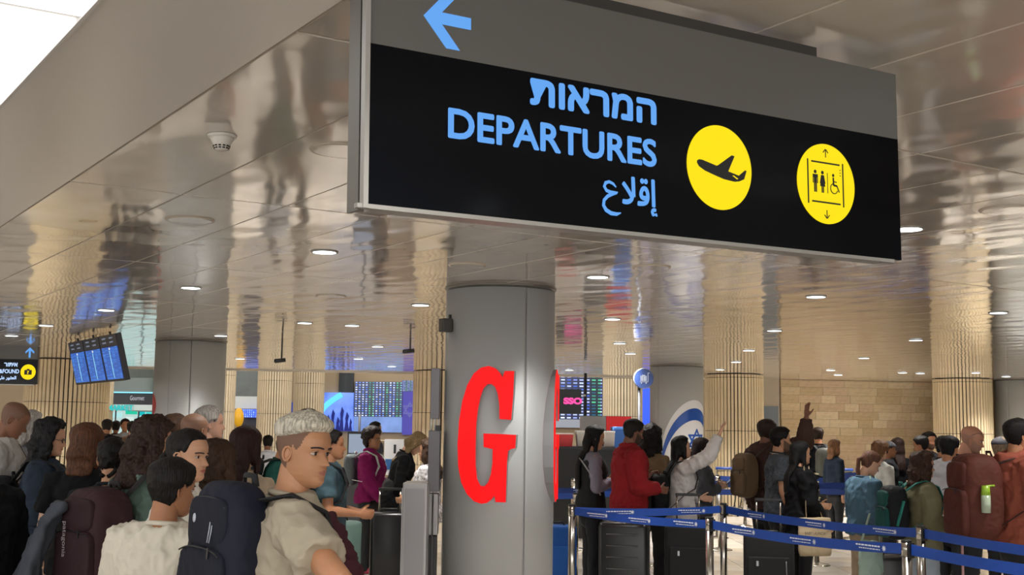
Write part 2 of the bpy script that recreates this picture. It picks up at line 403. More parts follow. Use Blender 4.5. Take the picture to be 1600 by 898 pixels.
# ------------------------------------------------------------------ walls
M_stone = mat('jerusalem_stone', '#BFA887', .6, var=.12, vscale=3, bump=.003, bscale=20)
stm = [mat('stone_block_%s' % n, c, .6, var=.1, vscale=4, bump=.003, bscale=25) for n, c in (('sand', '#D6C19C'), ('pale', '#DECBA9'), ('ochre', '#CBB38C'), ('rose', '#D2B998'))]
wa = atY(1222, 620, 28.6); wb = Vector((21.5, 29.9, 0))
A = Vector((wa.x, XE(wa.x)-.08, 0)); B = Vector((wb.x, XE(wb.x)-.08, 0)); dw = (B-A); Lw = dw.length; dw.normalize(); nw = Vector((dw.y, -dw.x, 0))
wr = MB(); wr.poly([A, B, B-nw*.3, A-nw*.3], (0, 0, CEIL)); wall_r = struct('wall_back_right', wr, mat('stone_mortar', '#A08B6C', .8))
blk = {}
z = .7; row = 0; nb = 0
while z < CEIL-.02:
    hgt = min(.185, CEIL-.004-z); x = .02+(-.3 if row % 2 else 0)*rnd.random()
    while x < Lw-.05:
        w = rnd.choice((.35, .45, .55, .62, .7)); x0 = max(x, .01); x1 = min(x+w, Lw)
        if x1-x0 > .08 and x0 < 4.6 and nb < 260:
            key = rnd.randrange(4)
            if key not in blk:
                s = MB(); s.add([(0, 0, 0), (1, 0, 0), (1, 0, 1), (0, 0, 1), (0, -.02, 0), (1, -.02, 0), (1, -.02, 1), (0, -.02, 1)], [(4, 5, 6, 7), (0, 1, 5, 4), (1, 2, 6, 5), (2, 3, 7, 6), (3, 0, 4, 7)]); blk[key] = s.mesh('stone_block', [stm[key]])
            p = A+dw*(x0+.003)+nw*.001
            inst('stone_block', blk[key], wall_r, (p.x, p.y, z+.003), (0, 0, math.atan2(dw.y, dw.x)), (x1-x0-.006, .6+rnd.random()*.6, hgt-.006)); nb += 1
        x += w
    z += .185; row += 1
# recess with door left of the stone wall
rb = A-dw*1.25
q = MB(); q.poly([A-dw*.02, A-dw*.02-nw*.3, rb-nw*.3, rb], (0, 0, CEIL)); struct('wall_back_side', q, mat('plaster_beige', '#B9AC98', .7))
dd = MB(); p1 = A-dw*.06; p0 = A-dw*.42
dd.poly([p0+nw*.03+Vector((0, 0, .0)), p1+nw*.03, p1+nw*.002, p0+nw*.002], (0, 0, 2.28)); dr = struct('door_1', dd, mat('door_blue_grey', '#6F7880', .35))
dd = MB(); dd.poly([p0+nw*.045+Vector((0, 0, 1.02)), p1+nw*.045+Vector((0, 0, 1.02)), p1+nw*.03+Vector((0, 0, 1.02)), p0+nw*.03+Vector((0, 0, 1.02))], (0, 0, .06)); dd.build('door_bar', mat('bar_steel', '#9A9A98', .3, metal=.9), dr)
# tall hall behind: back wall, side wall, upper ceiling
q = MB(); q.poly([(-30, 46, 0), (22, 46, 0), (22, 46.3, 0), (-30, 46.3, 0)], (0, 0, 7)); struct('wall_back', q, mat('hall_wall_beige', '#A89477', .7, var=.06, vscale=.6))
q = MB(); q.poly([(-26, 10, 0), (-26, 52, 0), (-26.3, 52, 0), (-26.3, 10, 0)], (0, 0, 7)); struct('wall_left', q, mat('hall_wall_beige', '#A89477'))
q = MB(); q.poly([(22, 0, 0), (22.3, 0, 0), (22.3, 52, 0), (22, 52, 0)], (0, 0, 7)); struct('wall_right', q, mat('hall_wall_beige', '#A89477'))
q = MB(); q.poly([(-30, 26, 7), (22, 28, 7), (22, 52, 7), (-30, 52, 7)], (0, 0, .2)); struct('trim_4', q, mat('upper_ceiling', '#8B857C', .6))

# ================================================================== hanging departures sign
M_sblack = mat('sign_black_gloss', '#020409', .12, spec=.15); M_sgrey = mat('sign_grey_panel', '#54524E', .45)
M_alu = mat('sign_aluminium', '#9C9A95', .35, metal=.7); M_aludk = mat('sign_aluminium_dark', '#6A6862', .4, metal=.6)
M_blue_lt = emat('sign_letters_blue', '#63A6F2', 1.0); M_yel = emat('sign_disc_yellow', '#FFE400', 1.0); M_ink = mat('pictogram_black', '#0A0A08', .5)
def flatpoly(name, pts, y, m, parent, th=.0012):
    b = MB(); b.poly([(p[0], y, p[1]) for p in pts], (0, -th, 0)); return b.build(name, m, parent)
def disc(name, cx, cz, r, y, m, parent, n=64, th=.003):
    return flatpoly(name, [(cx+r*math.cos(2*PI*k/n), cz+r*math.sin(2*PI*k/n)) for k in range(n)], y, m, parent, th)
def bar(name, x0, z0, x1, z1, w, y, m, parent):
    d = Vector((x1-x0, z1-z0)).normalized()*w/2; n = Vector((-d.y, d.x))
    return flatpoly(name, [(x0+n.x, z0+n.y), (x1+n.x, z1+n.y), (x1-n.x, z1-n.y), (x0-n.x, z0-n.y)], y, m, parent)
TX = (PI/2, 0, 0)
def sign_body(t, L, hb=.415, ht=.635, th=.075):
    b = MB(); b.poly([(.012, 0, .012), (L-.004, 0, .012), (L-.004, 0, hb), (.012, 0, hb)], (0, .012, 0)); b.build('black_panel', M_sblack, t)
    b = MB(); b.poly([(.012, 0, hb), (L-.004, 0, hb), (L-.004, 0, ht), (.012, 0, ht)], (0, .012, 0)); b.build('grey_panel', M_sgrey, t)
    b = MB(); b.box((L/2, th/2+.012, .02), (L-.09, th-.012, .03)); b.box((L/2-.03, .003, .006), (L-.03, .018, .011)); b.build('bottom_rail', M_alu, t)
    b = MB(); b.box((L/2, th/2+.012, ht/2+.03), (L-.02, th-.03, ht-.08)); b.build('light_box', M_aludk, t)
    b = MB(); b.box((.005, -.001, ht/2), (.013, .022, ht)); b.build('edge_strip', M_alu, t, label='bright aluminium strip down the left edge')
    b = MB(); b.box((.008, th/2+.02, ht/2), (.012, th-.012, ht)); b.build('end_cap', M_aludk, t)
    b = MB(); b.box((L-.006, th/2+.01, ht/2), (.006, th-.03, ht-.03)); b.build('end_cap', M_aludk, t)
    b = MB(); b.box((L/2-.1, th/2+.01, ht+.015), (L-.5, .05, .05)); b.build('mounting_rail', mat('rail_dark', '#2B2825', .5), t)
S0 = grid(2.70, 1.297, 2.181)
sg = thing('hanging_sign', 'large black DEPARTURES sign with two yellow discs hanging from the ceiling', 'sign', S0, rot=Euler((0, -.0134, 0)).to_matrix().to_4x4() and (0, 0, 0))
sg.rotation_mode = 'QUATERNION'; sg.rotation_quaternion = (Matrix.Rotation(YAW, 3, 'Z') @ Matrix.Rotation(-.0134, 3, 'Y')).to_quaternion()
sign_body(sg, 1.955)
def bold_text(body, name, m, parent, loc, w, h, st=.0035, align='RIGHT'):
    o = text_mesh(body, name, m, parent, (0, 0, 0), TX, width=w-2*st, height=h-2*st, align=align); me = o.data; bm = bmesh.new()
    for k in range(9):
        a = 2*PI*k/8; d = Vector((0, 0, 0)) if k == 8 else Vector((math.cos(a)*st, math.sin(a)*st, .00002*k)); t_ = me.copy(); t_.transform(Matrix.Translation(d+Vector((-st if align == 'RIGHT' else st, st, 0)))); bm.from_mesh(t_); bpy.data.meshes.remove(t_)
    bm.to_mesh(me); bm.free(); o.location = loc; return o
bold_text('DEPARTURES', 'lettering', M_blue_lt, sg, (.922, -.002, .203), .684, .081, .0030)
bold_text('המראות'[::-1], 'hebrew_lettering', M_blue_lt, sg, (.923, -.002, .326), .434, .075, .0045)
bold_text('\uFEFC\uFED7\u0625', 'arabic_lettering', M_blue_lt, sg, (.923, -.002, .056), .127, .112, .0026)
def stroke(name, pts, ws, y, m, parent):
    n = len(pts); L1 = []; L2 = []
    for k in range(n):
        a = Vector(pts[max(0, k-1)]); b = Vector(pts[min(n-1, k+1)]); d = (b-a).normalized(); nn_ = Vector((-d.y, d.x))*ws[k]/2; p_ = Vector(pts[k]); L1.append(p_+nn_); L2.append(p_-nn_)
    q = MB(); vs = [Vector((v.x, y, v.y)) for v in L1]+[Vector((v.x, y, v.y)) for v in L2]; q.add(vs, [(k, k+1, n+k+1, n+k) for k in range(n-1)]); return q.build(name, m, parent)
_ay = [(909,617),(898,606),(884,601),(871,606),(866,619),(874,632),(890,637),(914,636),(896,641),(878,651),(865,666),(863,684),(872,699),(890,708),(910,709),(926,703)]
_aw = [.004,.008,.009,.010,.010,.010,.011,.008,.010,.010,.010,.011,.012,.012,.010,.003]
stroke('arabic_lettering', [(.923-(497-u/2.139)*.00205, .0554+(332-v/2.139)*.00175) for u, v in _ay], _aw, -.003, M_blue_lt, sg)
tp = (.165, .512)
flatpoly('arrow', [(.165, .512), (.245, .600), (.282, .600), (.218, .529), (.305, .529), (.305, .498), (.218, .498), (.272, .437), (.232, .437)], 0, M_blue_lt, sg, .002)
disc('disc', 1.161, .231, .126, 0, M_yel, sg); disc('disc', 1.607, .229, .127, 0, M_yel, sg)
# aeroplane taking off
K = lambda u, v: (1.035+u*.00103, .231+(484-v)*.00103+.002)
pl_ = [(31, 461), (38, 458), (50, 460), (102, 480), (108, 479), (160, 453), (171, 456), (146, 499), (186, 514), (210, 500), (216, 502), (206, 526), (188, 531), (170, 531), (130, 521), (95, 507), (60, 492), (38, 478), (31, 468)]
pl_ = [((u-31)*1.0+35, v) for u, v in pl_]
flatpoly('aeroplane_pictogram', [K(u*1.02, 493+(v-493)*1.0-(u-120)*.17) for u, v in pl_], -.003, M_ink, sg)
flatpoly('hatch_mark', [(K(168, 0)[0], K(0, 505)[1]), (K(172, 0)[0], K(0, 504)[1]), (K(190, 0)[0], K(0, 512)[1]), (K(186, 0)[0], K(0, 514)[1])], -.0045, M_yel, sg)
# lift pictogram: two posts, two bars, arrows, man, woman, wheelchair
cx, cz = 1.607, .229; D = M_ink; yy = -.003
bar('lift_post', cx-.082, cz-.068, cx-.082, cz+.072, .005, yy, D, sg); bar('lift_post', cx+.074, cz-.068, cx+.074, cz+.072, .005, yy, D, sg)
bar('lift_bar', cx-.066, cz+.066, cx+.060, cz+.066, .005, yy, D, sg); bar('lift_bar', cx-.066, cz-.060, cx+.060, cz-.060, .005, yy, D, sg)
for s in (1, -1):
    bar('lift_arrow', cx-.002, cz+s*.084, cx-.002, cz+s*.108, .003, yy, D, sg)
    bar('lift_arrow', cx-.003, cz+s*.110, cx-.013, cz+s*.099, .003, yy, D, sg); bar('lift_arrow', cx-.001, cz+s*.110, cx+.009, cz+s*.099, .003, yy, D, sg)
def man(x, z, woman=False):
    disc('figure_head', x, z+.030, .0058, yy, D, sg, 16, .001)
    if woman: flatpoly('figure_body', [(x-.006, z+.022), (x+.006, z+.022), (x+.012, z-.004), (x+.0085, z-.005), (x+.006, z+.006), (x+.011, z-.014), (x+.005, z-.014), (x+.005, z-.034), (x+.001, z-.034), (x+.001, z-.014), (x-.001, z-.014), (x-.001, z-.034), (x-.005, z-.034), (x-.005, z-.014), (x-.011, z-.014), (x-.006, z+.006), (x-.0085, z-.005), (x-.012, z-.004)], yy, D, sg)
    else: flatpoly('figure_body', [(x-.011, z+.022), (x+.011, z+.022), (x+.011, z-.006), (x+.008, z-.006), (x+.008, z+.012), (x+.006, z+.012), (x+.006, z-.034), (x+.001, z-.034), (x+.001, z-.006), (x-.001, z-.006), (x-.001, z-.034), (x-.006, z-.034), (x-.006, z+.012), (x-.008, z+.012), (x-.008, z-.006), (x-.011, z-.006)], yy, D, sg)
man(cx-.050, cz+.004); man(cx-.018, cz+.004, True)
bar('divider', cx+.004, cz-.03, cx+.004, cz+.035, .002, yy, D, sg)
wx, wz = cx+.034, cz
disc('wheelchair_head', wx-.004, wz+.030, .005, yy, D, sg, 16, .001)
bar('wheelchair_torso', wx-.004, wz+.023, wx-.003, wz-.002, .006, yy, D, sg); bar('wheelchair_seat', wx-.004, wz-.001, wx+.013, wz-.003, .006, yy, D, sg)
bar('wheelchair_leg', wx+.012, wz-.003, wx+.022, wz-.022, .004, yy, D, sg); bar('wheelchair_arm', wx-.003, wz+.011, wx+.011, wz+.009, .003, yy, D, sg)
ar = [R(a) for a in range(100, 345, 15)]; rr0, rr1 = .0175, .0145
flatpoly('wheelchair_wheel', [(wx-.001+rr0*math.cos(a), wz-.012+rr0*math.sin(a)) for a in ar]+[(wx-.001+rr1*math.cos(a), wz-.012+rr1*math.sin(a)) for a in reversed(ar)], yy, D, sg)
for k in range(3): disc('lift_button', cx+.062, cz+.050-k*.009, .002, yy, D, sg, 10, .001)

# lost and found sign far left
q = atY(58, 602, 20.0)
s2 = thing('hanging_sign', 'black LOST & FOUND sign with yellow suitcase disc at the far left', 'sign', (q.x-1.955, 20.0, 2.27), rz=R(-1)); sign_body(s2, 1.955)
X2 = lambda px: 1.955-(58-px)*20.0/1940
text_mesh('LOST&FOUND', 'lettering', emat('sign_letters_pale', '#B9D4FF', 1.2), s2, (X2(30), -.002, .185), TX, fatten=.03, width=.50, height=.068, align='RIGHT')
bold_text('איתור'[::-1], 'hebrew_lettering', MATS['sign_letters_pale'], s2, (X2(27), -.002, .295), .22, .062, .0035)
bold_text('\uFEF2\uFEE0\uFECB \uFEAD\uFEEE\uFE9C\uFECC\uFEDF\u0627', 'arabic_lettering', MATS['sign_letters_pale'], s2, (X2(26), -.002, .06), .30, .085, .0028)
cx, cz = X2(44), .21; disc('disc', cx, cz, .122, 0, M_yel, s2)
b = MB(); b.box((cx, -.004, cz-.005), (.12, .002, .075)); b.box((cx, -.004, cz+.04), (.045, .002, .02)); b.build('suitcase_pictogram', M_ink, s2)
text_mesh('?', 'question_mark', M_yel, s2, (cx, -.0065, cz-.005), TX, fatten=.03, width=.03, height=.055, align='CENTER')
ax, az = X2(45), .52
flatpoly('arrow', [(ax, az+.085), (ax-.07, az+.02), (ax-.07, az-.015), (ax-.016, az+.035), (ax-.016, az-.08), (ax+.016, az-.08), (ax+.016, az+.035), (ax+.07, az-.015), (ax+.07, az+.02)], 0, M_blue_lt, s2, .002)

# ================================================================== red letters on the column
GO = [(264,290),(262,360),(257,435),(222,433),(221,390),(216,358),(208,338),(197,329),(185,329),(173,342),(164,368),(157,405),(153,450),(152,520),(153,570),(158,610),(168,630),(180,632),(191,620),(199,595),(203,562),(203,522),(190,519),(176,516),(175,476),(225,477),(272,479),(270,518),(257,521),(249,526),(246,560),(244,677),(214,677),(210,658),(200,671),(188,680),(172,683),(150,676),(128,655),(111,622),(101,575),(98,510),(101,440),(110,380),(124,333),(143,298),(165,280),(188,275),(208,282),(222,296),(229,309),(236,290)]
GP = [((x-186)*.00288, (480-y)*.002826) for x, y in GO]
M_red = emat('letter_face_red', '#FF0810', 1.0); M_ret = mat('letter_return_grey', '#7C7C7E', .4, metal=.3)
def letter_G(az, label):
    t = thing('channel_letter', label, 'letter', (GC[0], GC[1], 1.61), rz=R(az)+PI/2)        # local -y faces outwards
    rf = GC[2]+.028; n = len(GP)
    b = MB(); b.poly([(x, -rf, z) for x, z in GP], (0, .004, 0)); b.build('letter_face', M_red, t, label='glowing red letter face')
    b = MB(); vs = [(x, -rf+.003, z) for x, z in GP]+[(x, -math.sqrt(max(.01, (GC[2]+.0015)**2-x*x)), z) for x, z in GP]
    b.add(vs, [(i, (i+1) % n, (i+1) % n+n, i+n) for i in range(n)]); b.build('letter_return', M_ret, t)
letter_G(-100.5, 'big red letter G facing the camera on the metal column')
letter_G(-7.5, 'red letter G seen edge-on at the right side of the metal column')

# small loudspeaker on the column and the service unit at its left
p = (GC[0]+math.cos(R(-152))*(GC[2]+.05), GC[1]+math.sin(R(-152))*(GC[2]+.05))
t = thing('wall_speaker', 'small dark box speaker high on the left of the lettered column', 'speaker', (p[0], p[1], 2.55), rz=R(-62))
b = MB(); b.box((0, 0, 0), (.10, .09, .115), bev=.008); b.build('housing', mat('dark_plastic', '#2C2A28', .5), t)
b = MB(); b.box((0, -.047, 0), (.08, .004, .095)); b.build('grille', mat('grille_grey', '#4A4743', .6), t)
b = MB(); b.box((0, .04, .07), (.02, .02, .05)); b.build('bracket', mat('dark_plastic', '#2C2A28'), t)
M_g1 = mat('unit_grey', '#77757A', .45, metal=.3); M_g2 = mat('unit_grey_light', '#A5A3A3', .4, metal=.4)
t = thing('service_unit', 'tall narrow grey service unit fixed to the left side of the lettered column', 'cabinet', (-.655, 10.9, 0))
for nm, z0, z1, w, d, m in (('upper_box', 1.74, 2.18, .075, .16, M_g1), ('lower_box', 1.12, 1.64, .10, .20, M_g1), ('foot_panel', .75, 1.10, .085, .18, M_g2), ('shaft', 0.0, .74, .07, .16, mat('unit_dark', '#3A393B', .5))):
    b = MB(); b.box((0, 0, (z0+z1)/2), (w, d, z1-z0), bev=.006); b.build(nm, m, t)
for k in range(3):
    b = MB(); b.tube([(-.03+.03*k, -.03, 1.63), (-.03+.03*k, -.03, 1.76)], .010); b.build('connector_rod', mat('rod_white', '#D8D6D0', .4), t)
b = MB(); b.tube([(.0, -.11, .0), (.0, -.11, 1.1)], .007); b.build('cable', mat('cable_grey', '#5A5A5C', .5), t)
b = MB(); b.box((.03, -.1, 1.66), (.04, .04, .05)); b.build('bracket', mat('unit_dark', '#3A393B'), t)
t = thing('metal_cabinet', 'waist-high brushed metal cabinet left of the lettered column', 'cabinet', (-.785, 10.65, 0))
b = MB(); b.box((0, 0, .605), (.20, .42, 1.20), bev=.006); b.build('body', M_g2, t)
b = MB(); b.box((0, -.215, .6), (.16, .006, 1.12)); b.build('front_panel', mat('cab_front', '#8D8B8D', .35, metal=.5), t)
b = MB(); b.box((-.105, 0, .6), (.008, .38, 1.12)); b.build('side_strip', mat('strip_pale', '#BDBCC0', .35, metal=.5), t)

# ================================================================== flight monitor, left
t = thing('flight_monitor', 'hanging triple flight information monitor tilted down on the left', 'monitor', (0, 0, 0))
A_, B_ = Vector((-6.33, 18.1)), Vector((-4.97, 16.0)); dl = (B_-A_).length; ang = math.atan2(B_.y-A_.y, B_.x-A_.x); mid = (A_+B_)/2
t.location = (mid.x, mid.y, 2.22); t.rotation_euler = (R(14), 0, ang)
def screen_mat(name, dark, cells, rows, cols, hue, e=1.0, header=None, gap=.35, dens=.75, green=()):
    m = mat(name, dark, .25, emit='#000000'); nt = m.node_tree; N = nt.nodes; L = nt.links; b = N['Principled BSDF']
    tc = N.new('ShaderNodeTexCoord'); br = N.new('ShaderNodeTexBrick'); br.offset = .0; br.inputs['Scale'].default_value = 1
    br.inputs['Brick Width'].default_value = 1/cols; br.inputs['Row Height'].default_value = 1/rows; br.inputs['Mortar Size'].default_value = gap/rows/2
    br.inputs['Color1'].default_value = srgb(cells); br.inputs['Color2'].default_value = srgb(hue); br.inputs['Mortar'].default_value = srgb(dark); br.inputs['Bias'].default_value = dens-.5
    L.new(tc.outputs['Generated'], br.inputs[0]); 
    sx = N.new('ShaderNodeSeparateXYZ'); L.new(tc.outputs['Generated'], sx.inputs[0]); cb = N.new('ShaderNodeCombineXYZ'); L.new(sx.outputs[0], cb.inputs[0]); L.new(sx.outputs[2], cb.inputs[1]); L.new(cb.outputs[0], br.inputs[0])
    src = br.outputs[0]
    for g0, g1 in green:
        a = N.new('ShaderNodeMath'); a.operation = 'COMPARE'; a.inputs[1].default_value = (g0+g1)/2; a.inputs[2].default_value = (g1-g0)/2; L.new(sx.outputs[0], a.inputs[0])
        mx = N.new('ShaderNodeMix'); mx.data_type = 'RGBA'; mx.blend_type = 'MULTIPLY'; L.new(a.outputs[0], mx.inputs[0]); L.new(src, mx.inputs[6]); mx.inputs[7].default_value = (.12, .8, .25, 1); src = mx.outputs[2]
    L.new(src, b.inputs['Emission Color']); b.inputs['Emission Strength'].default_value = e; return m
M_mon = screen_mat('monitor_rows', '#0C2C66', '#3E86DA', 26, 5, '#1B4F9E', .95, gap=.5)
sw = dl/3
for k in range(3):
    x = -dl/2+sw*(k+.5)
    b = MB(); b.box((x, .05, .31), (sw-.012, .07, .62)); cs = b.build('screen_case', mat('monitor_case', '#141519', .4), t)
    b = MB(); b.poly([(x-sw/2+.04, .013, .03), (x+sw/2-.04, .013, .03), (x+sw/2-.04, .013, .46), (x-sw/2+.04, .013, .46)], (0, -.003, 0)); b.build('screen', M_mon, cs)
    b = MB(); b.poly([(x-sw/2+.02, .013, .47), (x+sw/2-.02, .013, .47), (x+sw/2-.02, .013, .61), (x-sw/2+.02, .013, .61)], (0, -.003, 0)); b.build('header_bar', mat('monitor_header', '#15161C', .3, emit='#15181F', estr=.6), cs)
    for r_ in range(2):
        for c_ in range(2):
            b = MB(); cxx = x-sw*.22+c_*sw*.4; b.box((cxx, .0085, .575-r_*.055), (sw*.2, .002, .02)); b.build('header_text_block', emat('header_dim', '#8D95AB', .6), cs)
    b = MB(); b.box((x, .0085, .435), (.05, .002, .03)); b.build('screen_mark', emat('mark_white', '#F2F2F2', .8), cs)
    b = MB(); b.box((x-.02, .0085, .23), (.03, .002, .36)); b.build('status_column', emat('status_cyan', '#9BE0FF', .8), cs)
    b = MB(); b.tube([(x, .06, .6), (x, .06, .66)], .015); b.build('hanger', mat('dark_plastic', '#2C2A28'), t)

# ================================================================== tall hall: boards, mural, shop
def panel(name, l, r, tp, bt, Y, m, label, cat, th=.15, group=None, parent=None):
    a = atY(l, bt, Y); b_ = atY(r, bt, Y); c = atY((l+r)/2, tp, Y); z0 = (a.z+b_.z)/2
    q = MB(); o = q.box(((b_.x-a.x)/2, th/2, (c.z-z0)/2), (b_.x-a.x, th, c.z-z0)).build(name, m, parent)
    if not parent: o.location = (a.x, Y, z0)
    else: o.location = (a.x, Y, z0)
    if label and not parent: tag(o, label, cat, group)
    return o
def support_box(l, r, tp, bt, Y): return atY(l, bt, Y), atY(r, tp, Y)
M_led = screen_mat('led_board_rows', '#0A1230', '#DDE9FF', 15, 14, '#3C68C8', 1.0, gap=.55, dens=.8, green=((.30, .40), (.62, .70), (.86, .97)))
b1 = thing('departure_board', 'big dark board with rows of lit flight lines behind the magenta hoodie', 'display board', (0, 0, 0))
panel('led_screen', 553, 628, 596, 651, 45.69, M_led, None, None, .3, parent=b1)
panel('led_screen', 628, 648, 594, 611, 45.69, M_led, None, None, .3, parent=b1)
panel('lower_panel', 552, 627.5, 651, 675, 45.69, mat('board_base_blue', '#6E8BC4', .5, var=.3, vscale=1.5, emit='#5C7CC0', estr=.5), None, None, .3, parent=b1)
b2 = thing('departure_board', 'tall dark board with green and white flight lines right of the lettered column', 'display board', (0, 0, 0))
M_led2 = screen_mat('led_board_rows_b', '#0A1230', '#E2ECFF', 14, 9, '#2A4FB0', 1.0, gap=.6, dens=.7, green=((.02, .16), (.78, .96)))
panel('led_screen', 855, 942, 586, 655, 45.69, M_led2, None, None, .3, parent=b2)
panel('lower_panel', 855, 942, 655, 668, 45.69, mat('board_base_pale', '#A9B2C4', .5), None, None, .3, parent=b2)
# mural with arc
mu = thing('lit_mural', 'blue lit wall mural with a bright sweeping arc', 'mural', (0, 0, 0))
M_mu = mat('mural_blue', '#2F5FD0', .4, emit='#3A6CF0', estr=.8, var=.35, vscale=.9); _n = M_mu.node_tree
_r = [n for n in _n.nodes if n.type == 'VALTORGB'][0]; _n.links.new(_r.outputs[0], _n.nodes['Principled BSDF'].inputs['Emission Color']); _r.color_ramp.elements[1].color = srgb('#7FA2FF')
panel('mural_panel', 500, 551, 613, 673, 45.79, M_mu, None, None, .2, parent=mu)
arcp = []
for k in range(13):
    a = k/12; arcp.append(atY(500+34*a, 648-32*(a**.6), 45.7))
q = MB(); q.tube(arcp, [(.10, .02)]*13, 6); q.build('light_arc', emat('arc_cyan', '#6FE4FF', 1.1), mu)
for px_, h_, w_ in ((512, 26, 3), (519, 34, 4), (527, 22, 4), (533, 38, 4), (541, 30, 4), (547, 20, 3)):
    q = MB(); a = atY(px_, 673, 45.7); z1 = atY(px_, 673-h_, 45.7).z; w = w_*.022
    q.poly([(a.x-w, 45.74, a.z), (a.x+w, 45.74, a.z), (a.x+w*.5, 45.74, (a.z+z1)/2), (a.x+w*.9, 45.74, z1-.15), (a.x, 45.74, z1), (a.x-w*.6, 45.74, z1-.25), (a.x-w*.4, 45.74, (a.z+z1)/2)], (0, -.02, 0)); q.build('mural_figure', emat('figure_blue', '#26329E', .55), mu)
# purple banner with a star
bn = thing('banner', 'purple blue banner with a pale star beside the flight board', 'banner', (0, 0, 0))
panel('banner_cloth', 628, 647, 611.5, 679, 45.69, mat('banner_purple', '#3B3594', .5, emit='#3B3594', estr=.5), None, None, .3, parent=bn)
c = atY(640, 640, 45.55)
def star(parent, cx_, cy_, cz_, r, w, m, name='star_bar', n3=None, nrm=Vector((0, -1, 0)), xdir=Vector((1, 0, 0)), surf=None, up=1):
    """six pointed star of two triangles, bars laid in the plane (xdir, z)"""
    for s in (1, -1):
        P3 = [(r*math.sin(2*PI*k/3), s*r*math.cos(2*PI*k/3)) for k in range(3)]
        for k in range(3):
            a, b_ = P3[k], P3[(k+1) % 3]; seg = 6; top = []; bot = []
            d = Vector((b_[0]-a[0], b_[1]-a[1])).normalized(); nn_ = Vector((-d.y, d.x))*w/2
            a2 = (a[0]-d.x*w*.5, a[1]-d.y*w*.5); b2_ = (b_[0]+d.x*w*.5, b_[1]+d.y*w*.5)
            q = MB(); vs = []
            for i in range(seg+1):
                u = a2[0]+(b2_[0]-a2[0])*i/seg; v = a2[1]+(b2_[1]-a2[1])*i/seg
                for sg_ in (1, -1): vs.append(surf(u+nn_.x*sg_, v+nn_.y*sg_) if surf else Vector((cx_, cy_, cz_))+xdir*(u+nn_.x*sg_)+Vector((0, 0, v+nn_.y*sg_)))
            q.add(vs, [(2*i, 2*i+1, 2*i+3, 2*i+2) for i in range(seg)]); q.build(name, m, parent)
star(bn, c.x, 45.66, c.z, .26, .05, emat('star_pale', '#8C8AE0', .6))
# dark curtain, hall beige bits, right lit blue panel
panel('dark_curtain', 529, 552, 575, 612, 45.85, mat('curtain_dark', '#20252B', .5, var=.5, vscale=2, vstretch=(3, 1, .2)), 'dark glazed strip above the blue mural', 'panel')
panel('blue_banner', 1001, 1018, 606, 663, 45.93, mat('lit_blue', '#1E4CF0', .4, emit='#2450F4', estr=.9), 'bright blue lit panel beside the round trolley sign', 'panel', .05)
# shop
sh = thing('shop_front', 'bright MARKET shop front with cyan signs under a dark mezzanine', 'shop', (0, 0, 0))
panel('mezzanine', 168, 246, 572, 612, 44, mat('mezzanine_green', '#3B443D', .3, var=.3, vscale=1.2), None, None, 1.5, parent=sh)
panel('glass_rail', 170, 246, 590, 612, 43.9, mat('rail_glass', '#4B5A52', .15), None, None, .05, parent=sh)
panel('fascia', 175, 246, 613, 632, 44, mat('fascia_dark', '#23262D', .4), None, None, .3, parent=sh)
panel('fascia_light', 172, 246, 612, 614, 43.8, emat('cyan_edge', '#8FE8FF', 1.2), None, None, .05, parent=sh)
c = atY(203, 625, 43.75); text_mesh('Gourmet', 'script_lettering', emat('script_white', '#E8E8F0', .7), sh, (c.x, c.y, c.z), TX, width=.50, height=.16)
panel('interior', 172, 246, 632, 738, 45.6, emat('shop_glow', '#C8E6E2', .85), None, None, .3, parent=sh)
panel('canopy', 178, 246, 632, 641, 39.4, mat('canopy_pale', '#B9C6C4', .5), None, None, 4.5, parent=sh)
c = atY(168, 641, 39.3); text_mesh('MARKET', 'lettering', emat('market_cyan', '#22C4C2', 1.0), sh, (c.x, c.y, c.z), TX, fatten=.01, width=.80, height=.18, ext=.03)
for l_, r_, t_, b_, cc in ((196, 214, 641, 647, '#1FD0A8'), (216, 226, 641, 649, '#00C2C8'), (228, 238, 642, 647, '#49E0DC'), (176, 190, 644, 652, '#B8F0F0'), (214, 220, 651, 658, '#20C8D8'), (224, 234, 651, 658, '#E4FFFF'), (196, 208, 651, 660, '#DDF4EE')):
    panel('menu_board', l_, r_, t_, b_, 45.2, emat('menu_'+cc[1:], cc, .9), None, None, .05, parent=sh)
for px_ in (176, 212, 236): panel('shop_post', px_-.8, px_+.8, 632, 738, 44.5, mat('post_dark', '#20242A', .5), None, None, .06, parent=sh)
# second opening with blue lit kiosk
k2 = thing('food_kiosk', 'food kiosk with blue lit sign between two fluted columns', 'shop', (0, 0, 0))
panel('upper_glass', 366, 404, 578, 619, 44, mat('upper_glass_green', '#39413A', .2, var=.4, vscale=1.4), None, None, .3, parent=k2)
panel('white_band', 366, 404, 619, 638, 44, mat('band_white', '#C9CCC9', .5, emit='#9AA09E', estr=.3), None, None, .3, parent=k2)
panel('lit_sign', 376, 404, 639, 652, 43.8, screen_mat('kiosk_blue', '#1230A0', '#9ED8FF', 4, 9, '#2F6AF0', 1.0, gap=.3), None, None, .1, parent=k2)
panel('counter', 372, 404, 652, 746, 44.2, mat('counter_dark', '#2A2830', .5, var=.4, vscale=2), None, None, .3, parent=k2)
panel('blue_screen', 455, 462, 628, 652, 45.93, emat('screen_indigo', '#3858C8', .6), 'small blue screen between two fluted columns', 'screen', .05)
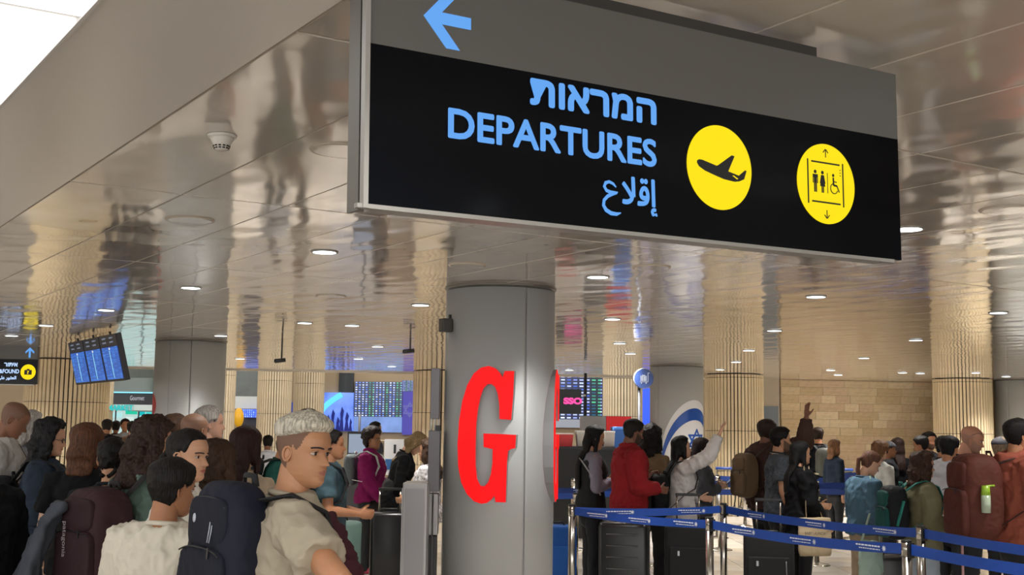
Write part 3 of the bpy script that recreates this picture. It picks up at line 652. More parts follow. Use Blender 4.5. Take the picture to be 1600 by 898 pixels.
# yellow balloon
c = atY(373, 652, 41); t = thing('balloon', 'yellow balloon held up behind the crowd on the left', 'balloon', c)
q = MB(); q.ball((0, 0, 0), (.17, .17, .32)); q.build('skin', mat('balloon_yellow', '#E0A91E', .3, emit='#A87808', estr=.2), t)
q = MB(); q.tube([(0, 0, -.31), (0, 0, -c.z+.06)], .008, 6); q.build('string', mat('string_white', '#D8D8D0'), t)
q = MB(); q.ring([((0, 0, -c.z+.002), .07, .07), ((0, 0, -c.z+.06), .05, .05)], 16); q.build('weight', mat('pole_dark', '#2A2C33'), t)
# big red round decal edge on left column: red disc stands left of it
t = thing('round_red_decal', 'dark red round decal wrapped on the left side of the left metal column', 'decal', (-4.72, 18.3, 0)); vs = []
for k in range(25):
    ph = -1+2*k/24; hw = math.sqrt(max(0, 1-ph*ph)); a = R(166); 
    for sg_ in (-1, 1): aa = a+R(22)+sg_*hw*R(34); vs.append((.514*math.cos(aa), .514*math.sin(aa), 1.94+.21*ph))
vs2 = []; fs2 = []; ns_ = 14
for k in range(25):
    l_, r2_ = vs[2*k], vs[2*k+1]; al, ar_ = math.atan2(l_[1], l_[0]) % (2*PI), math.atan2(r2_[1], r2_[0]) % (2*PI)
    for j in range(ns_+1): aa = al+(ar_-al)*j/ns_; vs2.append((.514*math.cos(aa), .514*math.sin(aa), l_[2]))
for k in range(24):
    for j in range(ns_): i0 = k*(ns_+1)+j; fs2.append((i0, i0+1, i0+ns_+2, i0+ns_+1))
q = MB(); q.add(vs2, fs2, 0, True); q.build('decal_sheet', mat('sign_dark_red', '#9B2A33', .4), t)
# blue/white flag sheet on the flag column
fx, fy, fr = 3.13, 23.5, .507
fl_t = thing('flag_wrap', 'white flag print with blue stripes and a six-pointed star wrapped round the column', 'flag', (fx, fy, 0))
def fs(u, v, rr=fr):                                    # u = arc length from the camera side, v = height
    a = -PI/2+u/fr; return Vector((rr*math.cos(a), rr*math.sin(a), v))
def wrap_strip(lo, hi, m, name, u0=-.47, u1=.62, off=0, n=26):
    vs = []; fs_ = []
    for i in range(n+1):
        u = u0+(u1-u0)*i/n; a, b_ = lo(u), hi(u); b_ = max(a+.001, b_)
        vs += [fs(u, a, fr+off), fs(u, b_, fr+off)]
    q = MB(); q.add(vs, [(2*i, 2*i+2, 2*i+3, 2*i+1) for i in range(n)], 0, True); q.build(name, m, fl_t)
M_fw = mat('flag_white', '#D6D6D8', .35); M_fb = mat('flag_blue', '#1B4C9E', .35)
arc = lambda u, c0, h, w: c0+h*math.sqrt(max(0, 1-((.30-u)/w)**2)) if abs(.30-u) < w else c0
top_ = lambda u: arc(u, .55, 1.70, .78)
b1t = lambda u: arc(u, .55, 1.55, .74); b1b = lambda u: arc(u, .55, 1.33, .70)
wrap_strip(lambda u: .25, top_, M_fw, 'flag_sheet')
wrap_strip(b1b, b1t, M_fb, 'flag_stripe', off=.003, u0=-.40)
wrap_strip(lambda u: max(.45, 1.02-.25*((.5-u)/.7)**2), lambda u: min(top_(u), 1.16-.35*((.5-u)/.8)**2), M_fb, 'flag_stripe', off=.003, u0=-.40)
star(fl_t, 0, 0, 0, .20, .038, M_fb, surf=lambda u, v: fs(u+.345, v+1.50, fr+.004))

# round trolley sign on a pole
c = atY(1006, 591, 20)
t = thing('round_trolley_sign', 'round blue luggage trolley sign on a pole beside the flag column', 'sign', (c.x, 20, c.z))
q = MB(); q.tube([(0, 0, 0), (0, .09, 0)], .165, 40); q.build('sign_drum', mat('drum_grey', '#8E8F92', .4, metal=.4), t)
q = MB(); q.tube([(0, -.006, 0), (0, 0, 0)], .155, 40, smooth=False); q.build('sign_face', mat('sign_navy', '#0E2450', .4, emit='#102C60', estr=.2), t)
Mw = emat('picto_white', '#E6ECF5', .8)
q = MB()
for k in range(4): q.box((-.045+.026*k, -.009, -.0), (.018, .004, .085))
q.box((-.006, -.009, .05), (.05, .004, .012)); q.box((0, -.009, -.055), (.13, .004, .008)); q.box((.066, -.009, .02), (.008, .004, .14)); q.box((.08, -.009, .088), (.03, .004, .008))
q.box((-.04, -.009, -.075), (.018, .004, .018)); q.box((.035, -.009, -.075), (.018, .004, .018)); q.build('trolley_pictogram', Mw, t)
q = MB(); q.tube([(-.07, .05, -.14), (-.07, .05, -c.z)], .022); q.build('pole', mat('pole_dark', '#2A2C33', .4), t)
# pink lettering sign
c = atY(893, 627, 24)
t = thing('cafe_sign', 'black square sign with glowing pink SSO letters behind the lettered column', 'sign', (c.x, 24, c.z))
q = MB(); q.box((-.06, .04, 0), (.50, .08, .48)); q.build('sign_box', mat('sign_box_black', '#0A0A0D', .4), t)
text_mesh('SSO', 'lettering', emat('letters_pink', '#FF4FA0', 1.3), t, (.205, -.004, -.055), TX, fatten=.06, width=.36, height=.13, align='RIGHT', ext=.003)
q = MB(); q.tube([(.27, .03, .55), (.27, .03, -c.z)], .028); q.build('pole', mat('pole_dark', '#2A2C33'), t)
q = MB(); q.box((.24, 0, .12), (.07, .05, .03)); q.build('bracket', mat('rod_white', '#D8D6D0'), t)

# ceiling cameras
for (a, b_, Y, lb) in ((641, 545, 17.0, 'dark camera on a short drop rod right of the black-haired group'), (440, 562, 17.6, 'dark camera on a drop rod above the crowd, left'),):
    c = atY(a, b_, Y); t = thing('ceiling_camera', lb, 'camera', (c.x, Y, 0))
    zc_ = min(c.z, 2.72); q = MB(); q.tube([(0, 0, zc_), (0, 0, CEIL)], .012); q.build('drop_rod', mat('dark_plastic', '#2C2A28'), t)
    q = MB(); q.tube([(-.09, -.03, zc_-.02), (.05, .02, zc_+.0)], [(.03, .03)]*2, 12); q.build('camera_body', mat('camera_black', '#1B1A1A', .4), t)
    q = MB(); q.tube([(-.10, -.033, zc_-.02), (-.09, -.03, zc_-.02)], .022); q.build('lens', mat('lens_black', '#050506', .1), t)

# ================================================================== stanchions and belts
M_ss = mat('stainless_brushed', '#B9B5AC', .22, metal=1.0, bump=.0004, bscale=60, bstretch=(1, 1, .02)); M_bk = mat('black_plastic', '#101012', .4)
M_belt = mat('belt_blue', '#12459F', .55, bump=.0005, bscale=300); M_print = mat('belt_print_white', '#D8E0EC', .6)
M_belt2 = mat('belt_navy', '#17377F', .55)
def stanchion_master():
    t = bpy.data.objects.new('belt_stanchion', None); COL.objects.link(t)
    q = MB(); q.ring([((0, 0, .001), .17, .17), ((0, 0, .012), .17, .17), ((0, 0, .022), .15, .15), ((0, 0, .04), .05, .05), ((0, 0, .05), .034, .034)], 32); q.build('base', M_ss, t)
    q = MB(); q.tube([(0, 0, .05), (0, 0, .885)], .0315, 24); q.build('post', M_ss, t)
    q = MB(); q.tube([(0, 0, .885), (0, 0, .975)], .033, 24); q.build('head', M_ss, t)
    q = MB(); q.ring([((0, 0, .975), .034, .034), ((0, 0, .985), .034, .034), ((0, 0, .990), .024, .024), ((0, 0, .990), .012, .012)], 24); q.build('cap', M_bk, t)
    q = MB(); q.box((.034, 0, .925), (.02, .05, .095), bev=.004); q.build('belt_slot', M_bk, t)
    return t
st_m = stanchion_master(); first = [True]
def stanchion(x, y, label, rz=0, group='belt stanchions'):
    t = st_m if first[0] else copy_tree(st_m); first[0] = False
    t.location = (x, y, 0); t.rotation_euler = (0, 0, rz); tag(t, label, 'stanchion', group); return t
nbelt = [0]
def belt(a, b, label, z=.93, h=.068, sag=.02, m=None, prints=0, group='retractable belts', side=1, pz=0):
    a = Vector((a[0], a[1], z)); b = Vector((b[0], b[1], z)); d = (b-a); L_ = d.length; d.normalize(); a = a+d*.046; b = b-d*.036; L_ = (b-a).length
    n = 16; vs = []; nr = Vector((d.y, -d.x, 0))*side; fs_ = []
    for i in range(n+1):
        u = i/n; c = a+(b-a)*u; s = -sag*4*u*(1-u); tw = .004*math.sin(u*9)
        for zz in (-h/2, h/2):
            vs.append(c+nr*(.0015+tw*(1 if zz > 0 else -1))+Vector((0, 0, s+zz)))
        for zz in (h/2, -h/2): vs.append(c-nr*(.0015-tw*(1 if zz > 0 else -1))+Vector((0, 0, s+zz)))
    for i in range(n):
        for k in range(4): fs_.append((4*i+k, 4*i+(k+1) % 4, 4*i+4+(k+1) % 4, 4*i+4+k))
    fs_ += [(0, 1, 2, 3), (4*n+3, 4*n+2, 4*n+1, 4*n)]
    q = MB(); q.add(vs, fs_); o = q.build('retractable_belt', m or M_belt); tag(o, label, 'belt', group)
    for k in range(prints):
        u = (k+.6)/prints; s = -sag*4*u*(1-u); c = a+(b-a)*u+nr*(.0035+abs(.004*math.sin(u*9)))+Vector((0, 0, s)); g = MB()
        rr = random.Random(k*7+int(L_*10)); xx = -.17
        for row, zz in ((0, .008), (1, -.012)):
            xx = -.15+.03*row
            while xx < .08:
                w = rr.uniform(.008, .03); cc = c+d*(xx+w/2)*side; g.box(cc+Vector((0, 0, zz)), (w, .001, .0095 if row == 0 else .006), Matrix.Rotation(math.atan2(d.y, d.x), 4, 'Z')); xx += w+.006
        g.build('belt_print', M_print, o)
        g = MB(); cc = c+d*.115*side
        for a_ in (0, 90, 45, 135): g.poly([cc+d*side*.022*math.cos(R(a_))+Vector((0, 0, .022*math.sin(R(a_)))), cc+d*side*.006*math.cos(R(a_+90))+Vector((0, 0, .006*math.sin(R(a_+90)))), cc-d*side*.022*math.cos(R(a_))-Vector((0, 0, .022*math.sin(R(a_)))), cc-d*side*.006*math.cos(R(a_+90))-Vector((0, 0, .006*math.sin(R(a_+90))))], nr*.0006)
        g.build('belt_star', M_print, o)
    return o
PA, PB, PC, PD, PE = (.57, 11.45), (2.04, 11.98), (1.59, 9.99), (3.06, 9.37), (2.54, 8.06)
stanchion(*PA, 'steel belt post between the lettered column and the woman in the black vest', R(-10))
stanchion(*PB, 'steel belt post behind its nearer twin, right of the grey-jacketed woman', R(-60))
stanchion(*PC, 'steel belt post in front of the soft black suitcase', R(-60))
stanchion(*PD, 'steel belt post in front of the olive jacket', R(-60))
stanchion(*PE, 'nearest steel belt post, just left of the olive jacket', R(-60))
PF, PG = (3.98, 6.9), (3.4, 6.05)
stanchion(*PF, 'steel belt post beyond the right edge, upper belt', R(-60)); stanchion(*PG, 'steel belt post beyond the right edge, lower belt', R(-60))
belt(PA, PB, 'blue belt running level behind the suitcases from the leftmost post', prints=2)
belt(PA, PC, 'blue belt slanting down across the ribbed black suitcase', prints=3)
belt(PB, PD, 'blue belt passing in front of the canvas tote bag', prints=3, sag=.03)
belt(PC, PE, 'lower blue belt crossing below the canvas tote bag', prints=3, sag=.03)
belt(PD, PF, 'upper blue belt in front of the rust backpack', prints=1, sag=.03)
belt(PE, PG, 'lower blue belt at the right edge of the frame', prints=1, sag=.03)
# farther lanes
rows = [(15.6, [-.2, 1.72, 3.9, 6.0], 'nearest'), (17.6, [.9, 3.0, 5.2, 7.3], 'second'), (19.6, [2.05, 3.3, 5.5, 7.6], 'third'), (22.0, [4.2, 6.3, 8.4], 'farthest')]
for Y, xs, w in rows:
    for i, x in enumerate(xs):
        stanchion(x, Y+.1*x, 'small steel belt post, %s of the %s lane behind the queue' % (('leftmost', 'second', 'third', 'rightmost')[i], w), R(8), 'back lane stanchions')
        if i: belt((xs[i-1], Y+.1*xs[i-1]), (x, Y+.1*x), 'blue belt behind the queue, %s span of the %s lane' % (('', 'left', 'middle', 'right')[i], w), m=M_belt2, group='back lane belts', prints=1, h=.09 if Y > 17 else .07)
# short lane behind the black vest woman
stanchion(.72, 13.6, 'thin steel post seen left of the woman in the black vest', 0, 'back lane stanchions'); stanchion(.40, 13.9, 'thin steel post nearest the right side of the lettered column', 0, 'back lane stanchions')
belt((.40, 13.9), (1.72, 15.77), 'blue belt behind the woman in the black vest', m=M_belt, group='back lane belts')

# ================================================================== luggage
def suitcase(x, y, w, d, h, rz, colr, label, ribs=0, soft=False, handle=.0, trim=None, rough=.35, group=None):
    t = thing('suitcase', label, 'suitcase', (x, y, 0), rz, group)
    m = mat('case_'+colr[1:], colr, rough if not soft else .8, bump=.0008 if soft else 0, bscale=250)
    z0 = .055; q = MB(); e = .045 if not soft else .035
    q.box((0, 0, z0+(h-z0)/2), (w, d, h-z0), bev=e); o = q.build('shell', m, t)
    for pg_ in o.data.polygons: pg_.use_smooth = True
    fm = mat('case_rib_'+colr[1:], colr, .16, spec=.9)
    if ribs:
        for k in range(ribs):
            zz = z0+(h-z0)*(k+1)/(ribs+1)
            q = MB(); q.box((0, -d/2-.002, zz), (w*.66, .012, .016), bev=.004); q.build('rib', fm, t)
            q = MB(); q.box((-w/2-.002, 0, zz), (.01, d*.6, .014), bev=.004); q.build('rib', fm, t)
    q = MB(); q.box((0, 0, z0+(h-z0)/2), (w+.004, .012, h-z0-.02), bev=.004); q.build('zip_seam' if not trim else 'frame_trim', mat('trim_'+(trim or '#0b0b0c')[1:], trim or '#0b0b0c', .4), t)
    if soft:
        q = MB(); q.box((0, -d/2-.015, z0+(h-z0)*.40), (w*.82, .04, (h-z0)*.62), bev=.014); q.build('front_pocket', m, t)
        q = MB(); q.tube([(w*.34, -d/2-.038, z0+(h-z0)*.66), (w*.36, -d/2-.04, z0+.1)], .004, 6); q.build('zipper', mat('zip_metal', '#8E8E90', .3, metal=.8), t)
        q = MB(); q.box((-w*.22, -d/2-.038, z0+(h-z0)*.62), (.02, .006, .045)); q.build('zip_pull', mat('zip_metal', '#8E8E90'), t)
    for sx in (-1, 1):
        for sy in (-1, 1):
            q = MB(); q.tube([(sx*(w/2-.06)-.012, sy*(d/2-.05), .028), (sx*(w/2-.06)+.012, sy*(d/2-.05), .028)], .027, 16); q.box((sx*(w/2-.06), sy*(d/2-.05), .055), (.035, .04, .03)); q.build('wheel', M_bk, t)
    q = MB(); q.tube([(-.09, 0, h-.003), (-.08, 0, h+.028), (.08, 0, h+.028), (.09, 0, h-.003)], .011, 10); q.build('carry_handle', M_bk, t)
    if handle:
        for hx_ in (-.11, .11): q = MB(); q.tube([(hx_, d/2-.04, h-.02), (hx_, d/2-.04, h+handle)], .009, 10); q.build('handle_tube', M_ss, t)
        q = MB(); q.box((0, d/2-.04, h+handle+.012), (.25, .03, .028), bev=.008); q.build('grip', M_bk, t)
    return t
def px2x(px, Y): return (px-800)/1940*Y
suitcase(1.10, 12.0, .46, .30, .80, R(-14), '#1B1B1D', 'large ribbed black hard suitcase behind the slanting belt', ribs=6)
suitcase(.46, 12.55, .40, .27, .72, R(8), '#12519E', 'bright blue suitcase half hidden by the lettered column', soft=True)
suitcase(1.78, 12.5, .47, .32, .74, R(-6), '#111214', 'soft black suitcase with a zipped pocket behind the steel posts', soft=True, handle=.28)
suitcase(2.42, 11.75, .46, .30, .72, R(-12), '#0E0F11', 'black suitcase in shadow right of the steel posts', soft=True, handle=.30)
suitcase(-1.26, 13.3, .40, .28, .78, R(6), '#121214', 'black upright suitcase standing by the metal cabinet', handle=.22, rough=.3)
suitcase(-1.72, 13.0, .40, .25, .70, R(62), '#6F8A83', 'silver green suitcase with a yellow frame beside the magenta hoodie', trim='#D8A93A', handle=.15, rough=.3)
suitcase(-4.62, 10.9, .42, .28, .74, R(20), '#17555E', 'teal suitcase on the floor at the far left', handle=.2)
suitcase(3.55, 11.7, .40, .28, .55, R(10), '#141313', 'small black suitcase behind the nearest steel post', handle=.35)

# trolley row by the wall, left end
for k in range(12):
    x = 3.2+.58*k; t = thing('luggage_trolley', 'luggage trolley with a blue handle in the row parked along the stone wall', 'trolley', (x, 25.2+.06*k, 0), R(rnd.uniform(-8, 8)), 'parked luggage trolleys')
    q = MB(); q.tube([(-.22, .3, .15), (-.22, -.3, .9), (.22, -.3, .9), (.22, .3, .15)], .016, 8); q.build('frame', M_ss, t)
    q = MB(); q.tube([(-.25, -.31, .95), (.25, -.31, .95)], .028, 10); q.build('push_handle', mat('handle_blue', '#1C3F86', .5), t)
    q = MB(); q.box((0, .1, .15), (.46, .7, .03)); q.build('deck', mat('deck_grey', '#6E6E70', .5, metal=.4), t)
    for sx, sy in ((-.2, -.2), (.2, -.2), (0, .42)):
        q = MB(); q.tube([(sx-.015, sy, .06), (sx+.015, sy, .06)], .058, 14); q.build('wheel', M_bk, t)

# counters and bins behind the queue
def counter(l, r, tp, Y, hexc, label, depth=.6, top=None):
    a, b_ = atY(l, tp, Y), atY(r, tp, Y); t = thing('counter', label, 'counter', ((a.x+b_.x)/2, Y+depth/2, 0)); w = b_.x-a.x; h = a.z
    q = MB(); q.box((0, 0, (h-.04)/2+.001), (w-.04, depth-.04, h-.045)); q.build('body', mat('counter_'+hexc[1:], hexc, .4), t)
    q = MB(); q.box((0, 0, h-.02), (w, depth, .04), bev=.006); q.build('worktop', mat('ctop_'+(top or hexc)[1:], top or hexc, .3), t)
    return t, w, h
t, w, h = counter(864, 962, 697, 19.5, '#101114', 'long black counter behind the woman in the black vest', 1.0, '#1B1B1E')
def bin_(l, r, tp, bt, Y, hexc, label, name='storage_bin', lid=None, cat='bin'):
    a, b_ = atY(l, bt, Y), atY(r, tp, Y); w = b_.x-a.x; hh = b_.z-a.z; t = thing(name, label, cat, ((a.x+b_.x)/2, Y+.25, a.z))
    q = MB(); q.add([(-w*.45, -.2, 0), (w*.45, -.2, 0), (w*.45, .2, 0), (-w*.45, .2, 0), (-w/2, -.23, hh*.9), (w/2, -.23, hh*.9), (w/2, .23, hh*.9), (-w/2, .23, hh*.9)], [(3, 2, 1, 0), (0, 1, 5, 4), (1, 2, 6, 5), (2, 3, 7, 6), (3, 0, 4, 7), (4, 5, 6, 7)]); q.build('tub', mat('bin_'+hexc[1:], hexc, .5, var=.06, vscale=6), t)
    q = MB(); q.box((0, 0, hh*.93), (w*1.04, .49, hh*.1), bev=.006); q.build('rim', mat('rim_'+(lid or hexc)[1:], lid or hexc, .45), t)
    return t
ztop = h
bin_(901, 942, 672, 697, 19.55, '#B4B3AF', 'pale grey plastic tub on the black counter', lid='#D5D5D3')
bin_(867, 896, 676, 697, 19.55, '#C23A40', 'red and white box on the black counter beside the letter', lid='#D9D4D0')
bin_(946, 961, 673, 697, 19.6, '#C9C2BC', 'white tub at the right end of the black counter', lid='#E0DCD8')
t = bin_(958, 988, 666, 706, 19.9, '#2D5FA8', 'tall blue recycling bin behind the man in the red jacket', lid='#4B82C8'); 
zb = t.location.z
q = MB(); q.box((0, 0, -zb/2), (.24, .36, zb-.002)); q.build('stand', mat('bin_2D5FA8', '#2D5FA8'), t)
t = thing('kiosk_cabinet', 'grey and red roofed kiosk behind the blue bin', 'kiosk', (atY(948, 650, 23).x, 23.4, 0)); z1 = atY(948, 650, 23).z; z0_ = atY(948, 672, 23).z
q = MB(); q.box((-.23, 0, (z0_+z1)/2), (.46, .5, z1-z0_)); q.build('grey_panel', mat('kiosk_grey', '#8B8B8C', .4), t)
q = MB(); q.box((.24, 0, (z0_+z1)/2), (.46, .5, z1-z0_)); q.build('red_panel', mat('kiosk_red', '#C8171C', .4, emit='#C8171C', estr=.25), t)
q = MB(); q.box((0, .05, z0_/2), (.8, .4, z0_-.002)); q.build('body', mat('kiosk_dark', '#3A3C42', .5), t)
# desks on the left of the column
t, w, h = counter(540, 580, 716, 17.5, '#3A3B40', 'dark check-in desk behind the magenta hoodie', .6)
for a_, b_, t_, bt_, Y, lb in ((541, 575, 674, 716, 17.4, 'pale touch screen kiosk standing behind the young man'),):
    a, b2_ = atY(a_, bt_, Y), atY(b_, t_, Y); t = thing('kiosk_screen', lb, 'screen', ((a.x+b2_.x)/2, Y+.1, a.z))
    q = MB(); q.box((0, 0, (b2_.z-a.z)/2), (b2_.x-a.x, .06, b2_.z-a.z), bev=.01); q.build('case', mat('monitor_case', '#141519'), t)
    q = MB(); q.box((0, -.032, (b2_.z-a.z)/2+.02), ((b2_.x-a.x)*.86, .004, (b2_.z-a.z)*.7)); q.build('display', emat('display_pale', '#A9B7CC', .75), t)
c = atY(561, 690, 22); t = thing('queue_pole', 'thin black pole with a small flag below the flight board', 'pole', (c.x, 22, 0))
q = MB(); q.tube([(0, 0, .002), (0, 0, atY(561, 647, 22).z)], .022); q.build('shaft', mat('pole_dark', '#2A2C33'), t)
q = MB(); q.box((0, 0, .012), (.3, .3, .02)); q.build('base', mat('pole_dark', '#2A2C33'), t)
c = atY(616, 742, 15.5); z1 = atY(616, 686, 15.5).z
t = thing('notice_stand', 'white standing notice with the figure 1 and a blue wheelchair panel', 'sign', (c.x, 15.5, 0), R(6))
q = MB(); q.box((0, .02, (c.z+z1)/2), (.26, .02, z1-c.z), bev=.004); q.build('board', mat('notice_white', '#C9CACB', .4), t)
q = MB(); q.box((0, .008, c.z+.13), (.23, .003, .13)); q.build('blue_panel', mat('notice_blue', '#2E5E92', .4), t)
text_mesh('1', 'number', mat('notice_ink', '#2A2C30', .5), t, (0, .008, z1-.12), TX, width=.03, height=.11, align='CENTER', fatten=.01)
q = MB(); q.tube([(.01+.028*math.cos(R(a)), .004, c.z+.12+.028*math.sin(R(a))) for a in range(100, 350, 25)], .004, 6); q.tube([(0, .004, c.z+.165), (.002, .004, c.z+.13), (.03, .004, c.z+.128), (.045, .004, c.z+.10)], .005, 6); q.build('wheelchair_mark', mat('rod_white', '#D8D6D0'), t)
q = MB(); q.tube([(-.05, .02, .02), (-.05, .02, c.z)], .013); q.tube([(.05, .02, .02), (.05, .02, c.z)], .013); q.build('legs', M_ss, t)
q = MB(); q.ring([((0, .02, .001), .16, .12), ((0, .02, .02), .15, .11)], 24); q.build('foot_plate', M_ss, t)
# beige service desk under the flight board
t, w, h = counter(590, 640, 688, 24, '#7A6A58', 'wooden service desk below the flight board', .7, '#8F7B60')

# ================================================================== people
nrg = np.random.RandomState(5)
def wob(p, lam, seed, n=5, stretch=(1, 1, 1)):
    rs = np.random.RandomState(seed); f = np.zeros(len(p)); p = p*np.array(stretch)
    for i in range(n):
        k = rs.normal(size=3); k *= 2*PI/lam/np.linalg.norm(k)*rs.uniform(.6, 1.6); q = rs.normal(size=3); q *= 2*PI/lam/2.3/np.linalg.norm(q)
        f += np.sin(p@k+rs.uniform(0, 6.3)+1.8*np.sin(p@q+rs.uniform(0, 6.3)))
    return f/n
PEND = []
def pend(mb, name, m, parent, voxel=.01, smooth=3, wr=(), extra=None, seed=1, label=None, hairdir=None):
    me = mb.mesh(name, m if isinstance(m, (list, tuple)) else [m]); o = bpy.data.objects.new(name, me); COL.objects.link(o); o.parent = parent
    if label: o['label'] = label
    r = o.modifiers.new('r', 'REMESH'); r.mode = 'VOXEL'; r.voxel_size = voxel; r.use_smooth_shade = True
    s = o.modifiers.new('s', 'SMOOTH'); s.iterations = smooth; s.factor = .5
    PEND.append((o, wr, extra, seed, hairdir)); return o
def finish_pending():
    bpy.context.view_layer.update(); dg = bpy.context.evaluated_depsgraph_get(); dg.update()
    for o, wr, extra, seed, hd in PEND:
        me = bpy.data.meshes.new_from_object(o.evaluated_get(dg)); n = len(me.vertices)
        co = np.empty(n*3); me.vertices.foreach_get('co', co); co = co.reshape(-1, 3); nm = np.empty(n*3); me.vertices.foreach_get('normal', nm); nm = nm.reshape(-1, 3)
        for j, w in enumerate(wr):
            amp, lam = w[0], w[1]; st = w[2] if len(w) > 2 else (1, 1, 1)
            f = wob(co, lam, seed*13+j, stretch=st)
            if len(w) > 3: f = 1-2*np.abs(f)**.8
            co = co+nm*(amp*f)[:, None]
        me.vertices.foreach_set('co', co.ravel())
        me.polygons.foreach_set('use_smooth', [True]*len(me.polygons)); me.update()
        if extra:
            bm = bmesh.new(); bm.from_mesh(me); tmp = extra.mesh('tmp', []); 
            for p_, mi in zip(tmp.polygons, extra.m): p_.material_index = mi
            bm.from_mesh(tmp); bm.to_mesh(me); bm.free(); bpy.data.meshes.remove(tmp)
        old = o.data; mats = list(old.materials); o.modifiers.clear(); ix = [p_.material_index for p_ in me.polygons]; me.materials.clear()
        for m in mats: me.materials.append(m)
        me.polygons.foreach_set('material_index', [i_ if i_ < len(mats) else 0 for i_ in ix])
        o.data = me; bpy.data.meshes.remove(old)
    PEND.clear()

HT = np.array([0, .04, .10, .18, .28, .38, .50, .60, .70, .80, .88, .94, .98, 1.0])
HF = np.array([.26, .335, .365, .362, .372, .365, .350, .375, .370, .325, .245, .15, .06, -.04])
HB = np.array([.06, .0, -.07, -.19, -.29, -.36, -.42, -.45, -.46, -.44, -.375, -.27, -.17, -.06])
HW = np.array([.06, .135, .195, .240, .270, .288, .312, .328, .335, .315, .262, .185, .10, .01])
def head_surface(t, th, feat=1.0, fem=0):
    """point of the bare head in head heights: t from the chin to the crown, th around (pi/2 = front)"""
    yf = np.interp(t, HT, HF); yb = np.interp(t, HT, HB); w = np.interp(t, HT, HW)*(1-.04*fem)
    c, s = np.cos(th), np.sin(th); mid = np.minimum(0, yb)*.0+(-.03+.1*np.clip(.25-t, 0, 1)*2)
    d = np.where(s > 0, yf-mid, mid-yb)
    x = w*np.sign(c)*np.abs(c)**.92; y = mid+d*np.sign(s)*np.abs(s)**.92; fr = np.clip(s, 0, 1)**2
    g = lambda a, b: np.exp(-(a/b)**2); ax = np.abs(x)
    prof = np.where(t > .345, np.clip((.54-t)/.195, 0, 1)**1.15, np.clip((t-.30)/.045, 0, 1))
    y = y+feat*fr*(.115*prof*g(x, .035+.028*np.clip((.5-t)/.17, 0, 1)) - .040*g(ax-.135, .075)*g(t-.495, .045) + .014*g(ax-.12, .10)*g(t-.575, .03)
        + .024*g(x, .085)*(g(t-.243, .016)+1.1*g(t-.203, .018)) - .014*g(x, .10)*g(t-.222, .008) - .014*g(x, .12)*g(t-.165, .02) + .018*g(x, .09)*g(t-.09, .05) + .010*g(ax-.17, .08)*g(t-.41, .06)
        + .012*g(ax-.06, .03)*g(t-.35, .025))
    return x, y, t
def grid_head(nt, nth, fn):
    ts = 1-(1-np.linspace(0, 1, nt))**1.0; ths = np.linspace(0, 2*PI, nth, endpoint=False)
    a = PI/2; ths = ths-.35*np.sin(2*(ths-a)*.5)*0            # even spacing
    T, TH = np.meshgrid(ts, ths, indexing='ij'); P = fn(T.ravel(), TH.ravel()); n = nth
    fs_ = [(i*n+k, i*n+(k+1) % n, (i+1)*n+(k+1) % n, (i+1)*n+k) for i in range(nt-1) for k in range(n)]
    fs_ += [tuple(range(n-1, -1, -1)), tuple((nt-1)*n+k for k in range(n))]
    return P, fs_, T.ravel(), TH.ravel()
HLX = np.array([-1, -.6, -.2, -.05, .10, .25, .40, .55, .75, 1.0]); HLT = np.array([.14, .17, .30, .46, .60, .52, .60, .73, .80, .81])

